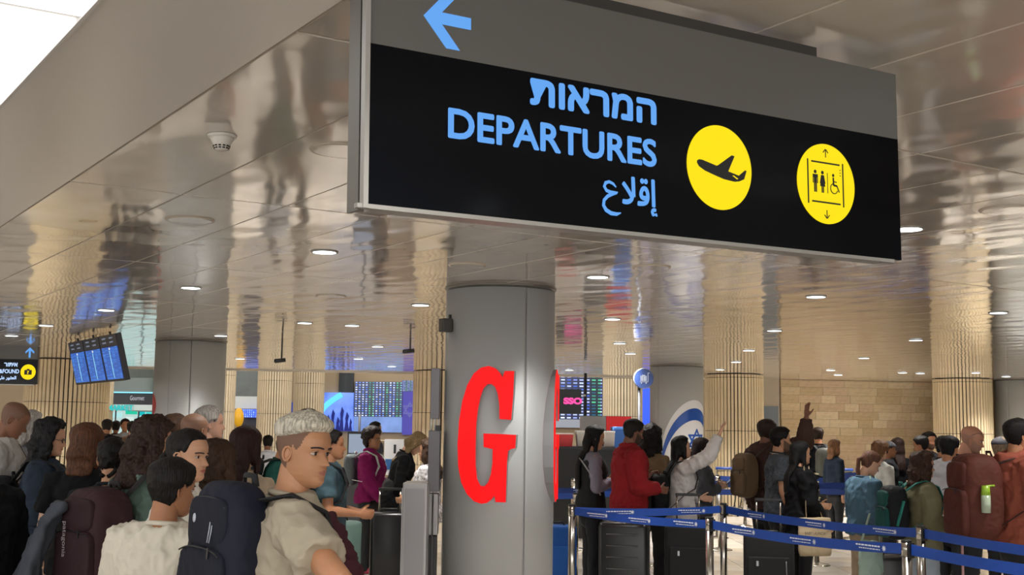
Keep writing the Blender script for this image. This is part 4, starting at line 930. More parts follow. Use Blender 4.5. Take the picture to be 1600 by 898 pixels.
class Person:
    def __init__(s, label, px, crown, Y, heading, skin='#B98A6B', sex='m', build=1.0, hair='short', hcol='#1B1512', lean=0, hyaw=0, hpitch=0, hroll=0, det=1, top='long', tcol='#333333', tvar=.08, bottom='trousers', bcol='#17181C', group=None, armR='down', armL='down', handR=None, handL=None, look=None, collar=None, neck=0, loose=.014, eyes=False, voxel=None, hood=False, hemz=.47, shoes='#1A1A1C', stripes=None, hy=0, beard=0, twist=0, mname=None):
        s.sex = sex; s.fem = 1 if sex == 'f' else 0; s.b = build; s.det = det; s.skin = skin
        tgt = atY(px, crown, Y); s.lean = R(lean)
        s.hrot = Matrix.Rotation(R(hyaw), 3, 'Z') @ Matrix.Rotation(R(hpitch), 3, 'X') @ Matrix.Rotation(R(hroll), 3, 'Y')
        s.ML = Matrix.Rotation(-s.lean, 3, 'X'); s.twist = Matrix.Rotation(R(twist), 3, 'Z')
        s.H = 1.0; hb = s.U((0, .012, .854)); top_ = hb+s.ML @ (s.hrot @ Vector((0, 0, .132)))
        s.H = tgt.z/max(.3, top_.z); rz = R(heading-90); Mz = Matrix.Rotation(rz, 3, 'Z'); off = Mz @ ((hb+s.ML @ (s.hrot @ Vector((0, 0, .07))))*s.H)
        s.rz = rz; s.loc = Vector((tgt.x-off.x, Y-off.y, 0)); s.seed = int(px*7+crown)
        s.vx = voxel or (.007 if det >= 2 else .012 if det == 1 else .02)
        t = thing('person', label, 'person', s.loc, rz, group or 'people in the hall'); s.root = t
        s.head_h = .134*s.H*(1.0 if s.H > 1.45 else 1.06); s.Hb = s.U((0, .012, .854))          # head base (chin level, axis)
        s.MH = (s.ML @ s.hrot).to_4x4(); s.MH.translation = s.Hb
        s.skm = mat('skin_'+skin[1:], skin, .48, sss=.12, var=.06, vscale=18, bump=.0004, bscale=260, spec=.4)
        s.arms = {}; s.handspec = {1: handR, -1: handL}
        s.solve_arm(1, armR); s.solve_arm(-1, armL)
        s.make_body(hair, hcol, beard); s.make_hair(hair, hcol); s.make_top(top, tcol, tvar, loose, hood, hemz, collar, stripes)
        if det >= 2 or eyes: s.make_face(hcol, look)
        s.make_bottom(bottom, bcol); s.make_shoes(shoes)
    def U(s, v):
        """upper body point in fractions of height -> local metres, bent at the hips"""
        v = Vector(v); 
        if v.z > .52:
            d = s.ML @ (v-Vector((0, 0, .52)))
            v = d+Vector((0, 0, .52))
        return v*s.H
    def hp(s, x, y, t): return s.MH @ Vector((x*s.head_h, y*s.head_h, t*s.head_h))
    def solve_arm(s, sd, spec):
        P = {'down': ((.13, -.06, -1), (.03, .12, -1)), 'phone': ((.16, .02, -1), (-.40, .9, .30)), 'front': ((.15, .05, -1), (-.35, .95, -.12)), 'bag': ((.18, -.02, -1), (.05, .35, -.9)),
             'raise': ((.35, .25, 1), (-.05, .05, 1)), 'cross': ((.2, .15, -1), (-.9, .55, .1)), 'rest': ((.2, .2, -1), (-.2, .95, -.3)), 'strap': ((.35, .15, -.9), (-.45, .5, .75))}
        u, f = P[spec] if isinstance(spec, str) else spec
        S = s.U((sd*(.106 if not s.fem else .094)*s.b, -.005, .793))
        u = s.ML @ Vector((u[0]*sd, u[1], u[2])).normalized() if isinstance(spec, str) and spec not in ('raise',) else Vector((u[0]*sd, u[1], u[2])).normalized()
        f = Vector((f[0]*sd, f[1], f[2])).normalized()
        E_ = S+u*.172*s.H; W_ = E_+f*.148*s.H; s.arms[sd] = (S, E_, W_, f)
    def hand(s, q, sd, spec):
        S, E_, W_, f = s.arms[sd]; spec = spec or {}
        curl = spec.get('curl', .45); pn = Vector(spec.get('palm', (-sd, .2, 0))); pn = (pn-f*pn.dot(f)).normalized(); f2 = (f+Vector(spec.get('bend', (0, 0, 0)))).normalized(); pn = (pn-f2*pn.dot(f2)).normalized()
        side = f2.cross(pn)*1.0; spread = spec.get('spread', .05); k = s.H/1.75
        thumb_side = spec.get('thumb', None)
        if thumb_side is not None: ts = Vector(thumb_side); sgn = 1 if side.dot(ts) > 0 else -1
        else: sgn = 1 if side.dot(Vector((0, .6, .6))) > 0 else -1
        side = side*sgn                                         # towards the thumb
        q.tube([W_-f*.02, W_+f2*.012*k, W_+f2*.045*k, W_+f2*.085*k, W_+f2*.098*k], [(.024*k, .019*k), (.027*k, .017*k), (.040*k, .016*k), (.041*k, .013*k), (.034*k, .010*k)], 12, up=pn.cross(f2).cross(f2)*-1 if False else pn, caps=True)
        for i, (o_, L_, r_) in enumerate(((.029, .072, .0090), (.010, .080, .0093), (-.010, .075, .0090), (-.028, .060, .0080))):
            p = W_+f2*.088*k+side*o_*k; d = (f2+side*spread*(1.5-i)).normalized(); pts = [p-d*.02*k, p]; c = curl*(1+.08*i)
            for seg, fr in enumerate((.45, .31, .24)):
                ang = c*(.55+.35*seg); ax_ = d.cross(pn).normalized(); d = (Matrix.Rotation(ang, 3, ax_) @ d).normalized(); p = p+d*L_*fr*k; pts.append(p)
            q.tube(pts, [r_*k*1.05, r_*k*1.05, r_*k, r_*k*.93, r_*k*.8], 8, round_ends=True)
        p = W_+f2*.025*k+side*.022*k; d = (f2*.75+side*.75+pn*.35).normalized(); pts = [p]
        for seg, L_ in enumerate((.034, .030, .024)):
            p = p+d*L_*k; pts.append(p); d = (d+f2*.25+pn*curl*.4).normalized()
        q.tube(pts, [.0135*k, .0115*k, .010*k, .0085*k], 8, round_ends=True)
    def make_body(s, hair, hcol, beard):
        H = s.H; q = MB(); U = s.U
        nb_ = s.hp(0, -.13, -.02); nt_ = s.hp(0, -.10, .30)
        nr = .0285 if s.fem else .0335
        q.tube([U((0, -.012, .79)), U((0, -.012, .825)), nb_*.75+U((0, -.012, .825))*.25, nt_], [(nr*1.6*H, nr*1.2*H), (nr*1.18*H, nr*1.08*H), nr*H, nr*H*.98], 18, up=(0, 1, 0))
        q.tube([U((0, 0, .50)), U((0, 0, .62)), U((0, 0, .75)), U((0, -.005, .80))], [(.080*H*s.b, .055*H*s.b), (.07*H*s.b, .05*H*s.b), (.085*H*s.b, .055*H*s.b), (.07*H, .04*H)], 18, up=(0, 1, 0))
        k = H*(.9 if s.fem else 1.0)*min(1.12, s.b)
        for sd in (1, -1):
            S, E_, W_, f = s.arms[sd]
            q.tube([S, S.lerp(E_, .35), E_], [.030*k, .030*k, .0245*k], 14, round_ends=True)
            q.tube([E_, E_.lerp(W_, .3), E_.lerp(W_, .75), W_], [.0240*k, .0255*k, .0185*k, .0155*k], 14, round_ends=True)
            s.hand(q, sd, s.handspec[sd])
        if s.det < 2 and s.vx >= .01:
            for sd in (1, -1): q.tube([Vector((sd*.045*H, 0, .52*H)), Vector((sd*.05*H, 0, .28*H)), Vector((sd*.05*H, -.005*H, .05*H))], [.042*H, .03*H, .02*H], 10)
        # analytic head with a face
        nt, nth = (80, 112) if s.det >= 2 else (34, 40) if s.det == 1 else (22, 26)
        P, F_, T, TH = grid_head(nt, nth, lambda t, th: head_surface(t, th, 1.0, s.fem))
        hx = MB(); pts = [s.hp(a, b, c) for a, b, c in zip(*P)]
        mis = []
        for f in F_:
            i0 = f[0]; x, y, t = P[0][i0], P[1][i0], T[i0]; sn = math.sin(TH[i0]); mi = 0
            if len(f) == 4:
                if y > .25 and (x/.092)**2+((t-.222)/(.036*(1-.35*abs(x)/.09)))**2 < 1: mi = 1
                if hair in ('buzz', 'fade', 'short', 'crop', 'flat') and t > np.interp(sn, HLX, HLT)-.01 and t < .99: mi = 2
                if beard and sn > .05 and t < .30+.12*(1-sn)*1.6 and t > .02 and not mi == 1 and not (abs(x) < .07 and t > .275): mi = 2
                if hair == 'bald' and sn < .15 and .2 < t < .62 and t > np.interp(sn, HLX, HLT): mi = 2
            elif hair in ('buzz', 'fade', 'short') and t > .5: mi = 2
            hx.add([], [], 0); mis.append(mi)
        base = len(hx.v); hx.v += [tuple(p) for p in pts]
        for f, mi in zip(F_, mis): hx.f.append(tuple(i+base for i in f)); hx.m.append(mi); hx.smooth.append(True)
        hh = s.head_h
        for sd in (1, -1):                                      # ears
            c = s.hp(sd*.318, -.055, .46); Mr = (s.MH.to_3x3() @ Matrix.Rotation(R(-8), 3, 'X') @ Matrix.Rotation(sd*R(22), 3, 'Z'))
            ring = []; 
            for a in range(0, 360, 30):
                ca, sa = math.cos(R(a)), math.sin(R(a)); ring.append(c+Mr @ Vector((sd*.012*hh, (.060+.012*sa)*ca*hh, .102*sa*hh)))
            hx.tube(ring+[ring[0]], .019*hh, 6, caps=False)
            hx.ball(c+Mr @ Vector((-sd*.008*hh, .0, 0)), (.022*hh, .056*hh, .095*hh), 10, 8, rot=Mr.to_4x4())
            hx.ball(c+Mr @ Vector((0, .02*hh, -.088*hh)), (.020*hh, .030*hh, .034*hh), 8, 6, rot=Mr.to_4x4())
        lip = mat('lip_'+s.skin[1:], '#A8584E' if s.fem else '#9A6152', .42); 
        c = srgb('#241A15') if hair == 'fade' else srgb(hcol); sk = srgb(s.skin); w_ = .55 if hair in ('bald', 'buzz') else .30 if hair == 'fade' else .22
        stn = 'stubble_%s_%s_%s' % (hcol[1:], s.skin[1:], hair); st = mat(stn, '#000000', .6); st.node_tree.nodes['Principled BSDF'].inputs['Base Color'].default_value = tuple((1-w_)*a+w_*b for a, b in zip(c[:3], sk[:3]))+(1,)
        s.body = pend(q, 'body', [s.skm, lip, st], s.root, voxel=min(s.vx, .0085) if s.det >= 1 else .012, smooth=2, extra=hx, seed=s.seed)
    def make_face(s, hcol, look):
        look = look or (0, 0); hh = s.head_h; MR = s.MH.to_3x3(); wm = mat('eye_white', '#B5ADA6', .3); im = mat('eye_brown', '#21140D', .15); bm_ = mat('brow_'+hcol[1:], hcol, .7); lm = mat('lash_dark', '#1A100C', .6)
        dkh = '#1E1713' if hcol in ('#B9B2A2', '#A79F8F', '#8F8A84') else hcol; bm_ = mat('brow_'+dkh[1:], dkh, .7)
        for sd in (1, -1):
            x0 = .135; ys = float(head_surface(np.array([.495]), np.array([math.atan2(.85, sd*.42)]), 1, s.fem)[1][0]); ys = .305
            c = s.hp(sd*x0, ys-.030, .497)
            q = MB(); q.ball((0, 0, 0), (.062*hh, .050*hh, .028*hh), 18, 10); q.v = [tuple(MR @ Vector(v)+c) for v in q.v]; e = q.build('eye', wm, s.body)
            q = MB(); q.ball((0, 0, 0), (.027*hh, .012*hh, .027*hh), 12, 8); d = Vector((look[0]*.020*hh, .042*hh, look[1]*.01*hh)); q.v = [tuple(MR @ (Vector(v)+d)+c) for v in q.v]; q.build('iris', im, s.body)
            q = MB(); pts = [c+MR @ Vector((u*.066*hh, (.052-.030*u*u)*hh, (.027*math.sqrt(max(0, 1-u*u*.9)))*hh)) for u in np.linspace(-1, 1, 9)]; q.tube(pts, [.005*hh]*9, 6); q.build('eyelash', lm, s.body)
            q = MB(); pts = [c+MR @ Vector((u*.066*hh, (.058-.030*u*u)*hh, (.040*math.sqrt(max(0, 1-u*u*.9))+.004)*hh)) for u in np.linspace(-1, 1, 9)]; q.tube(pts, [.012*hh]*9, 6); q.build('eyelid', s.skm, s.body)
            q = MB(); pts = [s.hp(sd*(x0-.075+.17*u), .385-.085*u*u-.01*u, .572+.020*math.sin(u*PI*.8)-.012*u) for u in np.linspace(0, 1, 8)]; q.tube(pts, [(.017*hh*(1-.5*u), .012*hh) for u in np.linspace(0, 1, 8)], 8); q.build('eyebrow', bm_, s.body)
    def make_hair(s, kind, hcol):
        if kind in ('bald', 'buzz', 'none'): return
        hm = mat('hair_'+hcol[1:], hcol, .55, var=.55, vscale=34, vstretch=(3.4, 3.4, .3), bump=.006, bscale=80, bstretch=(2, 2, .22), spec=.22)
        H0 = {'short': .075, 'crop': .10, 'fade': .10, 'flat': .08, 'long': .10, 'curly': .20, 'bob': .14, 'ponytail': .045, 'bun': .07, 'cap': .05, 'curlyshort': .2, 'wavy': .14, 'thin': .035}[kind]
        amp = {'curly': .05, 'curlyshort': .06, 'wavy': .035, 'bob': .03, 'crop': .03, 'fade': .012, 'long': .01}.get(kind, .012)
        fq = {'curly': .30, 'curlyshort': .22, 'wavy': .4}.get(kind, .2)
        hlt = HLT.copy()
        if kind in ('fade',): hlt = np.array([.66, .66, .68, .70, .72, .73, .75, .77, .78, .79])
        if kind in ('long', 'curly', 'bob', 'wavy'): hlt = np.array([-.05, 0, .08, .14, .30, .58, .68, .76, .81, .83])
        if kind == 'thin': hlt = np.array([.2, .22, .34, .5, .64, .62, .8, .92, .95, .97])
        if kind == 'cap': hlt = hlt-.0
        def fn(t, th):
            x, y, z = head_surface(t, th, 0, s.fem); sn = np.sin(th); hl = np.interp(sn, HLX, hlt)
            m = np.clip((t-hl)/.05, 0, 1); m = m*m*(3-2*m); P3 = np.stack([x, y, z], 1)
            hgt = H0*(.75+.45*np.clip((t-.5)/.4, 0, 1))
            if kind == 'fade': hgt = H0*np.clip((t-.66)/.22, 0, 1)**.5*(1+.35*np.clip(sn, 0, 1))
            if kind == 'ponytail': hgt = H0*np.ones_like(t)
            off = -.05+(.05+hgt)*m+amp*m*wob(P3, fq, s.seed)+amp*.5*m*wob(P3, fq*.4, s.seed+3)
            c = np.array([0, -.03, .60]); d = P3-c; L_ = np.linalg.norm(d, axis=1, keepdims=True)+1e-6
            P3 = P3+d/L_*off[:, None]; return P3[:, 0], P3[:, 1], P3[:, 2]
        n1, n2 = (60, 84) if s.det >= 2 else (36, 48) if s.det == 1 else (22, 28)
        P, F_, T, TH = grid_head(n1, n2, fn); q = MB(); q.add([s.hp(a, b, c) for a, b, c in zip(*P)], F_, 0, True)
        hh = s.head_h; long_ = kind in ('long', 'curly', 'bob', 'ponytail', 'bun', 'wavy'); hp = s.hp
        if kind in ('short', 'crop', 'fade', 'flat', 'thin', 'cap', 'curlyshort') :
            o = q.build('hair', hm, s.root, fix=False); 
            if kind == 'cap':
                cm = mat('cap_'+getattr(s, 'capcol', '#2A2A2C')[1:], '#34343A', .8)
                def fc(t, th):
                    x, y, z = head_surface(t, th, 0, 0); m = np.clip((t-.66)/.03, 0, 1); k = 1+.16*m-.12*(1-m); return x*k, (y+.03)*k-.03, .6+(z-.6)*k
                P, F_, T, TH = grid_head(30, 40, fc); q = MB(); q.add([s.hp(a, b, c) for a, b, c in zip(*P)], F_, 0, True); cp = q.build('cap', cm, s.root, fix=False)
                q = MB(); vs = []
                for zz in (0, .02):
                    for a in range(0, 181, 15): vs.append(hp(.30*math.cos(R(a)), .30+.30*math.sin(R(a)), .70-.06*math.sin(R(a))+zz))
                m_ = 13; q.add(vs, [tuple(range(m_-1, -1, -1)), tuple(range(m_, 2*m_))]+[(i, (i+1) % m_, (i+1) % m_+m_, i+m_) for i in range(m_)]); q.build('brim', cm, cp)
            return
        vx = .006 if s.det >= 2 else .010 if s.det == 1 else .016
        def curtain(L_, w0=.37, w1=.27, d=.16, yo=0, seg=6, xo=0):
            pts = [hp(0, -.12, .80), hp(xo*.1, -.30+yo, .52), hp(xo*.3, -.36+yo, .18)]; r_ = [(.26*hh, .26*hh), (.345*hh, .25*hh), (w0*hh, (d+.06)*hh)]
            endp = s.U((0, -.062-.004, .80)); 
            for i in range(1, seg+1):
                u = i/seg; a = pts[2]; z_ = a.z-L_*u; w_ = min(1, max(0, (s.Hb.z+.01*s.H-z_)/(.10*s.H))); w_ = w_*w_*(3-2*w_); yb_ = s.U((0, -.088, max(.53, z_/s.H))).y; pts.append(Vector((a.x+xo*hh*u, a.y*(1-w_)+yb_*w_, z_))); r_.append(((w0+(w1-w0)*u)*hh, d*(1-.5*u)*hh))
            q.tube(pts, r_, 20, up=(0, 1, 0), round_ends=True)
        if kind == 'long':
            L_ = getattr(s, 'hair_len', .42); curtain(L_*s.H/1.7)
            for sd in (1, -1): q.tube([hp(sd*.26, .06, .80), hp(sd*.335, .03, .5), hp(sd*.34, .0, .15), hp(sd*.30, .02, -.25), hp(sd*.27, .05, -.75 if s.det else -.4)], [(.07*hh, .09*hh)]*3+[(.075*hh, .10*hh), (.03*hh, .05*hh)], 10, round_ends=True)
            pend(q, 'hair', hm, s.root, vx, 3, wr=[(.004, .09, (1, 1, .25)), (.0025, .02, (1, 1, .10))], seed=s.seed)
        elif kind == 'bob':
            curtain(.10*s.H/1.7, .42, .36, .24, .02, 3)
            for sd in (1, -1): q.tube([hp(sd*.24, .0, .85), hp(sd*.37, -.02, .5), hp(sd*.39, -.06, .1), hp(sd*.33, -.10, -.10)], [(.10*hh, .15*hh), (.10*hh, .17*hh), (.11*hh, .18*hh), (.06*hh, .12*hh)], 10, round_ends=True)
            pend(q, 'hair', hm, s.root, vx, 3, wr=[(.006, .08, (1, 1, .4)), (.003, .022, (1, 1, .18))], seed=s.seed)
        elif kind in ('curly', 'wavy'):
            L_ = getattr(s, 'hair_len', .16); curtain(L_*s.H/1.7, .46, .42, .26, .0, 4)
            for sd in (1, -1): q.tube([hp(sd*.24, .0, .9), hp(sd*.40, -.0, .5), hp(sd*.43, -.03, .1), hp(sd*.40, -.05, -.20)], [(.12*hh, .16*hh), (.12*hh, .18*hh), (.13*hh, .2*hh), (.10*hh, .14*hh)], 10, round_ends=True)
            rs = random.Random(s.seed)
            for i in range(46 if kind == 'curly' else 26):
                a = rs.uniform(PI, 2*PI)+rs.choice((0, 0, -.35, .35)); z = rs.uniform(-.25, .95); r_ = .44*math.sqrt(max(.15, 1-((z-.5)/.62)**2)) if z > .5 else .44
                q.ball(hp(r_*math.cos(a), r_*math.sin(a)*.95-.02, z), rs.uniform(.07, .12)*hh, 8, 6)
            pend(q, 'hair', hm, s.root, vx, 1, wr=[(.010, .07), (.006, .028)], seed=s.seed)
        elif kind == 'ponytail':
            q.ball(hp(0, -.50, .52), .075*hh, 10, 8)
            q.tube([hp(0, -.46, .55), hp(0, -.60, .42), hp(0, -.60, .42)+Vector((0, -.01, -.10)), hp(0, -.58, .42)+Vector((0, .0, -.22)), hp(0, -.5, .42)+Vector((0, .0, -.36))], [.06*hh, (.10*hh, .08*hh), (.12*hh, .09*hh), (.12*hh, .08*hh), (.03*hh, .03*hh)], 12, round_ends=True)
            pend(q, 'hair', hm, s.root, vx, 2, wr=[(.002, .03, (1, 1, .2))], seed=s.seed)
        else:
            rs = random.Random(s.seed); q.ball(hp(0, -.50, .42), (.15*hh, .12*hh, .15*hh), 12, 10)
            for i in range(10): q.ball(hp(rs.uniform(-.22, .22), -.44-rs.uniform(0, .1), rs.uniform(.0, .5)), rs.uniform(.05, .09)*hh, 8, 6)
            pend(q, 'hair', hm, s.root, vx, 1, wr=[(.006, .05), (.004, .02)], seed=s.seed)
            b = MB(); rg = [hp(.10*math.cos(R(a)), -.47-.03*math.sin(R(a)), .43+.10*math.sin(R(a))) for a in range(0, 361, 30)]; b.tube(rg, .03*hh, 8, caps=False); b.build('hair_tie', mat('scrunchie_pink', '#C79AA8', .7), s.root)
    def torso_rings(s, m, hemz):
        H = s.H; b = s.b
        tab = [(.47, .098, .074, 0), (.53, .100, .076, -.004), (.60, .090, .068, 0), (.66, .092, .069, .002), (.72, .102, .073, .004), (.77, .106, .070, 0), (.80, .100, .058, -.004), (.822, .074, .048, -.008), (.836, .042, .040, -.010)] if not s.fem else \
              [(.47, .102, .076, -.004), (.53, .100, .076, -.006), (.60, .080, .062, 0), (.65, .078, .062, .003), (.72, .088, .074, .012), (.765, .092, .066, .002), (.80, .088, .052, -.004), (.822, .062, .043, -.008), (.836, .037, .036, -.010)]
        zs = [t for t in tab if t[0] > hemz+.015]; h0 = np.interp(hemz, [t[0] for t in tab], [t[1] for t in tab]); d0 = np.interp(hemz, [t[0] for t in tab], [t[2] for t in tab])
        rows = [(hemz, h0, d0, 0)]+zs
        pts = [s.U((0, r[3], r[0])) if r[0] > .52 else Vector((0, r[3], r[0]))*H for r in rows]
        rad = [(r[1]*H*b+m*(1 if r[0] < .8 else .5), r[2]*H*b+m*(1 if r[0] < .8 else .5)) for r in rows]
        return pts, rad
    def make_top(s, kind, col, var, m, hood, hemz, collar, stripes):
        q = MB(); H = s.H; pts, rad = s.torso_rings(m, hemz); q.tube(pts, rad, 28, up=(0, 1, 0))
        k = H*(.9 if s.fem else 1.0)*min(1.15, s.b)
        if kind != 'sleeveless':
            for sd in (1, -1):
                S, E_, W_, f = s.arms[sd]; mm = m*.8
                S0 = s.U((sd*.075*s.b*(.9 if s.fem else 1), -.006, .790))
                if kind == 'tee':
                    En = S.lerp(E_, .66); q.tube([S0, S, S.lerp(E_, .35), En], [.034*k+mm, .036*k+mm, .036*k+mm*1.2, .037*k+mm*1.7], 18, round_ends=False)
                else:
                    q.tube([S0, S, S.lerp(E_, .4), E_], [.034*k+mm, .036*k+mm, .034*k+mm*1.1, .030*k+mm*1.1], 18, round_ends=True)
                    Wn = W_-f*.012; q.tube([E_, E_.lerp(W_, .35), E_.lerp(W_, .85), Wn], [.030*k+mm*1.1, .030*k+mm, .0215*k+mm*.8, .0205*k+mm*.7], 16)
        if hood:
            c = s.U((0, -.045, .835)); rg = [s.U((.062*math.cos(a), -.012-.056*max(0, math.sin(a))-.012*0+(.04 if math.sin(a) < 0 else 0)*-math.sin(a), .835-.012*math.sin(a))) for a in [R(x) for x in range(0, 360, 20)]]
            q.tube(rg+[rg[0]], .022*H, 10, caps=False); q.ball(s.U((0, -.075, .80)), (.06*H, .028*H, .05*H), 14, 10)
        if collar == 'high':
            rg = [s.U((.040*math.cos(a), -.010-.038*math.sin(a), .848)) for a in [R(x) for x in range(0, 360, 20)]]; q.tube(rg+[rg[0]], .012*H, 8, caps=False)
        m_ = mat('cloth_%s_%d' % (col[1:], int(m*1000)), col, .85, var=var, vscale=5, bump=.0006, bscale=320, spec=.2)
        if stripes: m_ = stripes
        big = .0105 if m > .016 else .0075; kw = 1.0 if s.det else .8
        vx = .0075 if s.det >= 2 else .0125 if s.det == 1 else .02
        s.topo = pend(q, 'jacket' if m >= .022 else 'shirt', m_, s.root, vx, 3, wr=[(big*kw, .16, (1, 1, 1), 1), (big*.55, .075, (1, 1, .8), 1)], seed=s.seed)
        if collar == 'crew' or collar is None:
            rg = [s.U((.039*(.95 if s.fem else 1.05)*math.cos(a), -.008-.037*math.sin(a), .838+.004*math.sin(a))) for a in [R(x) for x in range(0, 360, 20)]]
            b = MB(); b.tube(rg+[rg[0]], .006*H, 8, caps=False); b.build('collar', m_, s.root)
        if collar == 'polo':
            b = MB(); rg = [s.U((.046*math.cos(a), -.006-.044*math.sin(a), .843+.006*math.sin(a))) for a in [R(x) for x in range(-80, 261, 20)]]; b.tube(rg, [(.010*H, .006*H)]*len(rg), 8); b.build('collar', mat('collar_black', '#17181A', .8), s.root)
            b = MB(); rg = [s.U((.049*math.cos(a), -.006-.047*math.sin(a), .838+.006*math.sin(a))) for a in [R(x) for x in range(-80, 261, 20)]]; b.tube(rg, .0025*H, 6); b.build('collar_stripe', mat('rod_white', '#D8D6D0'), s.root)
    def make_bottom(s, kind, col):
        H = s.H; q = MB(); m_ = mat('cloth_'+col[1:], col, .85, var=.1, vscale=5, bump=.0006, bscale=300); b = s.b*(1.05 if s.fem else 1.0)
        if kind == 'skirt':
            q.tube([Vector((0, 0, z*H)) for z in (.10, .3, .48, .58)], [(.15*H, .12*H), (.125*H, .105*H), (.105*H*b, .08*H*b), (.085*H*b, .066*H)], 24, up=(0, 1, 0))
        else:
            wd = 1.0 if kind == 'trousers' else 1.45
            q.tube([Vector((0, 0, z*H)) for z in (.44, .50, .56, .60)], [(.090*H*b, .068*H*b), (.100*H*b, .074*H*b), (.090*H*b, .068*H*b), (.086*H*b, .064*H*b)], 20, up=(0, 1, 0), round_ends=True)
            for sd in (1, -1):
                q.tube([Vector((sd*.050*H, 0, .50*H)), Vector((sd*.055*H, .004*H, .40*H)), Vector((sd*.057*H, .006*H, .28*H)), Vector((sd*.060*H, -.004*H, .15*H)), Vector((sd*.062*H, 0, .032*H))], [.055*H*b, .051*H*b, .040*H*wd, .034*H*wd, .033*H*wd], 16)
        pend(q, 'trousers' if kind != 'skirt' else 'skirt', m_, s.root, .014 if s.det else .022, 3, wr=[(.006, .14, (1, 1, .8), 1)], seed=s.seed)
    def make_shoes(s, col):
        H = s.H; m_ = mat('shoe_'+col[1:], col, .55); sm_ = mat('sole_pale', '#A8A5A0', .6)
        for sd in (1, -1):
            q = MB(); x = sd*.062*H
            q.tube([(x, -.035*H, .028*H), (x, .0, .036*H), (x+sd*.003, .05*H, .030*H), (x+sd*.005, .095*H, .020*H)], [(.022*H, .024*H), (.024*H, .028*H), (.027*H, .022*H), (.022*H, .014*H)], 14, up=(0, 0, 1), round_ends=True)
            sh_ = q.build('shoe', m_, s.root, fix=False)
            q = MB(); pts = [(-.022, -.05), (.022, -.05), (.026, 0), (.029, .06), (.022, .105), (0, .118), (-.022, .105), (-.029, .06), (-.026, 0)]
            q.poly([(x+a*H, b*H, .001) for a, b in pts], (0, 0, .011*H)); q.build('sole', sm_, sh_)
    # --- things carried
    def local_thing(s, name, label, cat, group=None): return thing(name, label, cat, s.loc, s.rz, group)
    def backpack(s, label, col, w=.30, h=.46, d=.19, zc=.68, xoff=0, pocket=True, c2=None, det=1, strapcol=None, hang=0, name='backpack', yaw=0, gap=0):
        t = s.local_thing(name, label, 'backpack'); H = s.H; m_ = mat('pack_'+col[1:], col, .7, var=.08, vscale=7, bump=.0008, bscale=350, spec=.25); m2 = mat('pack_'+(c2 or col)[1:], c2 or col, .7, var=.08, vscale=7, bump=.0008, bscale=350, spec=.25)
        sm = mat('strap_'+(strapcol or '#141416')[1:], strapcol or '#141416', .75)
        back = .078*H*s.b+.02+d/2+gap
        ctr = s.U((0, 0, zc)); ctr = ctr+Vector((xoff, 0, 0))+s.ML @ Vector((0, -back, 0)); M3 = s.ML @ Matrix.Rotation(R(yaw), 3, 'Z'); Mr = M3.to_4x4()
        def L(v): return ctr+M3 @ Vector(v)
        q = MB(); q.ball(ctr, (w/2, d/2, h/2), 28, 18, rot=Mr, e=.55); pend(q, 'main_compartment', m_, t, .010 if det else .016, 4, wr=[(.006, .2, (1, 1, 1)), (.003, .07, (1, 1, 1), 1)], seed=s.seed)
        if pocket:
            q = MB(); q.ball(L((0, -d*.46, -h*.17)), (w*.43, d*.12, h*.28), 22, 14, rot=Mr, e=.36); o = pend(q, 'front_pocket', m2, t, .009 if det else .016, 3, wr=[(.004, .15), (.002, .06, (1, 1, 1), 1)], seed=s.seed+1)
            q = MB(); q.ball(L((0, -d*.42, h*.25)), (w*.38, d*.11, h*.16), 22, 12, rot=Mr, e=.5); pend(q, 'upper_pocket', m2, t, .009 if det else .016, 3, wr=[(.003, .12)], seed=s.seed+2)
            zz = mat('zip_dark', '#26262A', .45, metal=.3)
            q = MB(); q.tube([L((x_*w*.40, -d*.56-.003, h*.105-.02*abs(x_)**3)) for x_ in np.linspace(-1, 1, 12)], .0028, 6); q.build('zip_line', zz, t)
            q = MB(); q.tube([L((x_*w*.34, -d*.45-.003, h*.40-.03*abs(x_)**3)) for x_ in np.linspace(-1, 1, 12)], .0028, 6); q.build('zip_line', zz, t)
            q = MB(); q.box(L((w*.2, -d*.585, h*.08)), (.008, .004, .035), Mr); q.build('zip_pull', zz, t)
        q = MB(); q.tube([L((-.035, d*.36, h*.47)), L((-.03, d*.33, h*.47+.035)), L((.03, d*.33, h*.47+.035)), L((.035, d*.36, h*.47))], [(.012, .006)]*4, 8); q.build('carry_loop', sm, t)
        mg = .022+.006
        for sd in (1, -1):
            x_ = (.062 if not s.fem else .055)*H*s.b
            q = MB(); pts = [L((sd*(.05 if yaw else w*.24), d*.32, h*.38)), s.U((sd*.060, -.052, .812))+Vector((0, 0, mg)), s.U((sd*.066, -.008, .822))+Vector((0, .004, mg+.004)), s.U((sd*.070, .045, .800))+Vector((0, mg, mg*.6)), s.U((sd*.076, .070, .74))+Vector((0, mg, 0)), s.U((sd*.088, .050, .67))+Vector((sd*.008, mg*.8, 0)), s.U((sd*.104, -.01, .635))+Vector((sd*mg, 0, 0)), L((sd*w*.42, d*.36, -h*.30))]
            q.tube(pts, [(.028, .007)]*5+[(.02, .006), (.010, .004), (.010, .004)], 10); o = q.build('shoulder_strap', sm, t)
        return t, L, Mr
    def phone(s, sd=1, label='black phone'):
        S, E_, W_, f = s.arms[sd]; t = s.local_thing('phone', label, 'phone'); c = W_+f*.11+Vector((-sd*.02, .02, .03))
        q = MB(); Mr = Matrix.Rotation(R(-50), 4, 'X'); q.box(c, (.075, .008, .15), Mr, bev=.004); q.build('case', mat('phone_black', '#0C0C0E', .25), t)
        q = MB(); q.box(c+(Mr.to_3x3() @ Vector((0, -.0048, 0))), (.068, .001, .14), Mr); q.build('screen', emat('phone_screen', '#8FA0B8', .5), t); return t
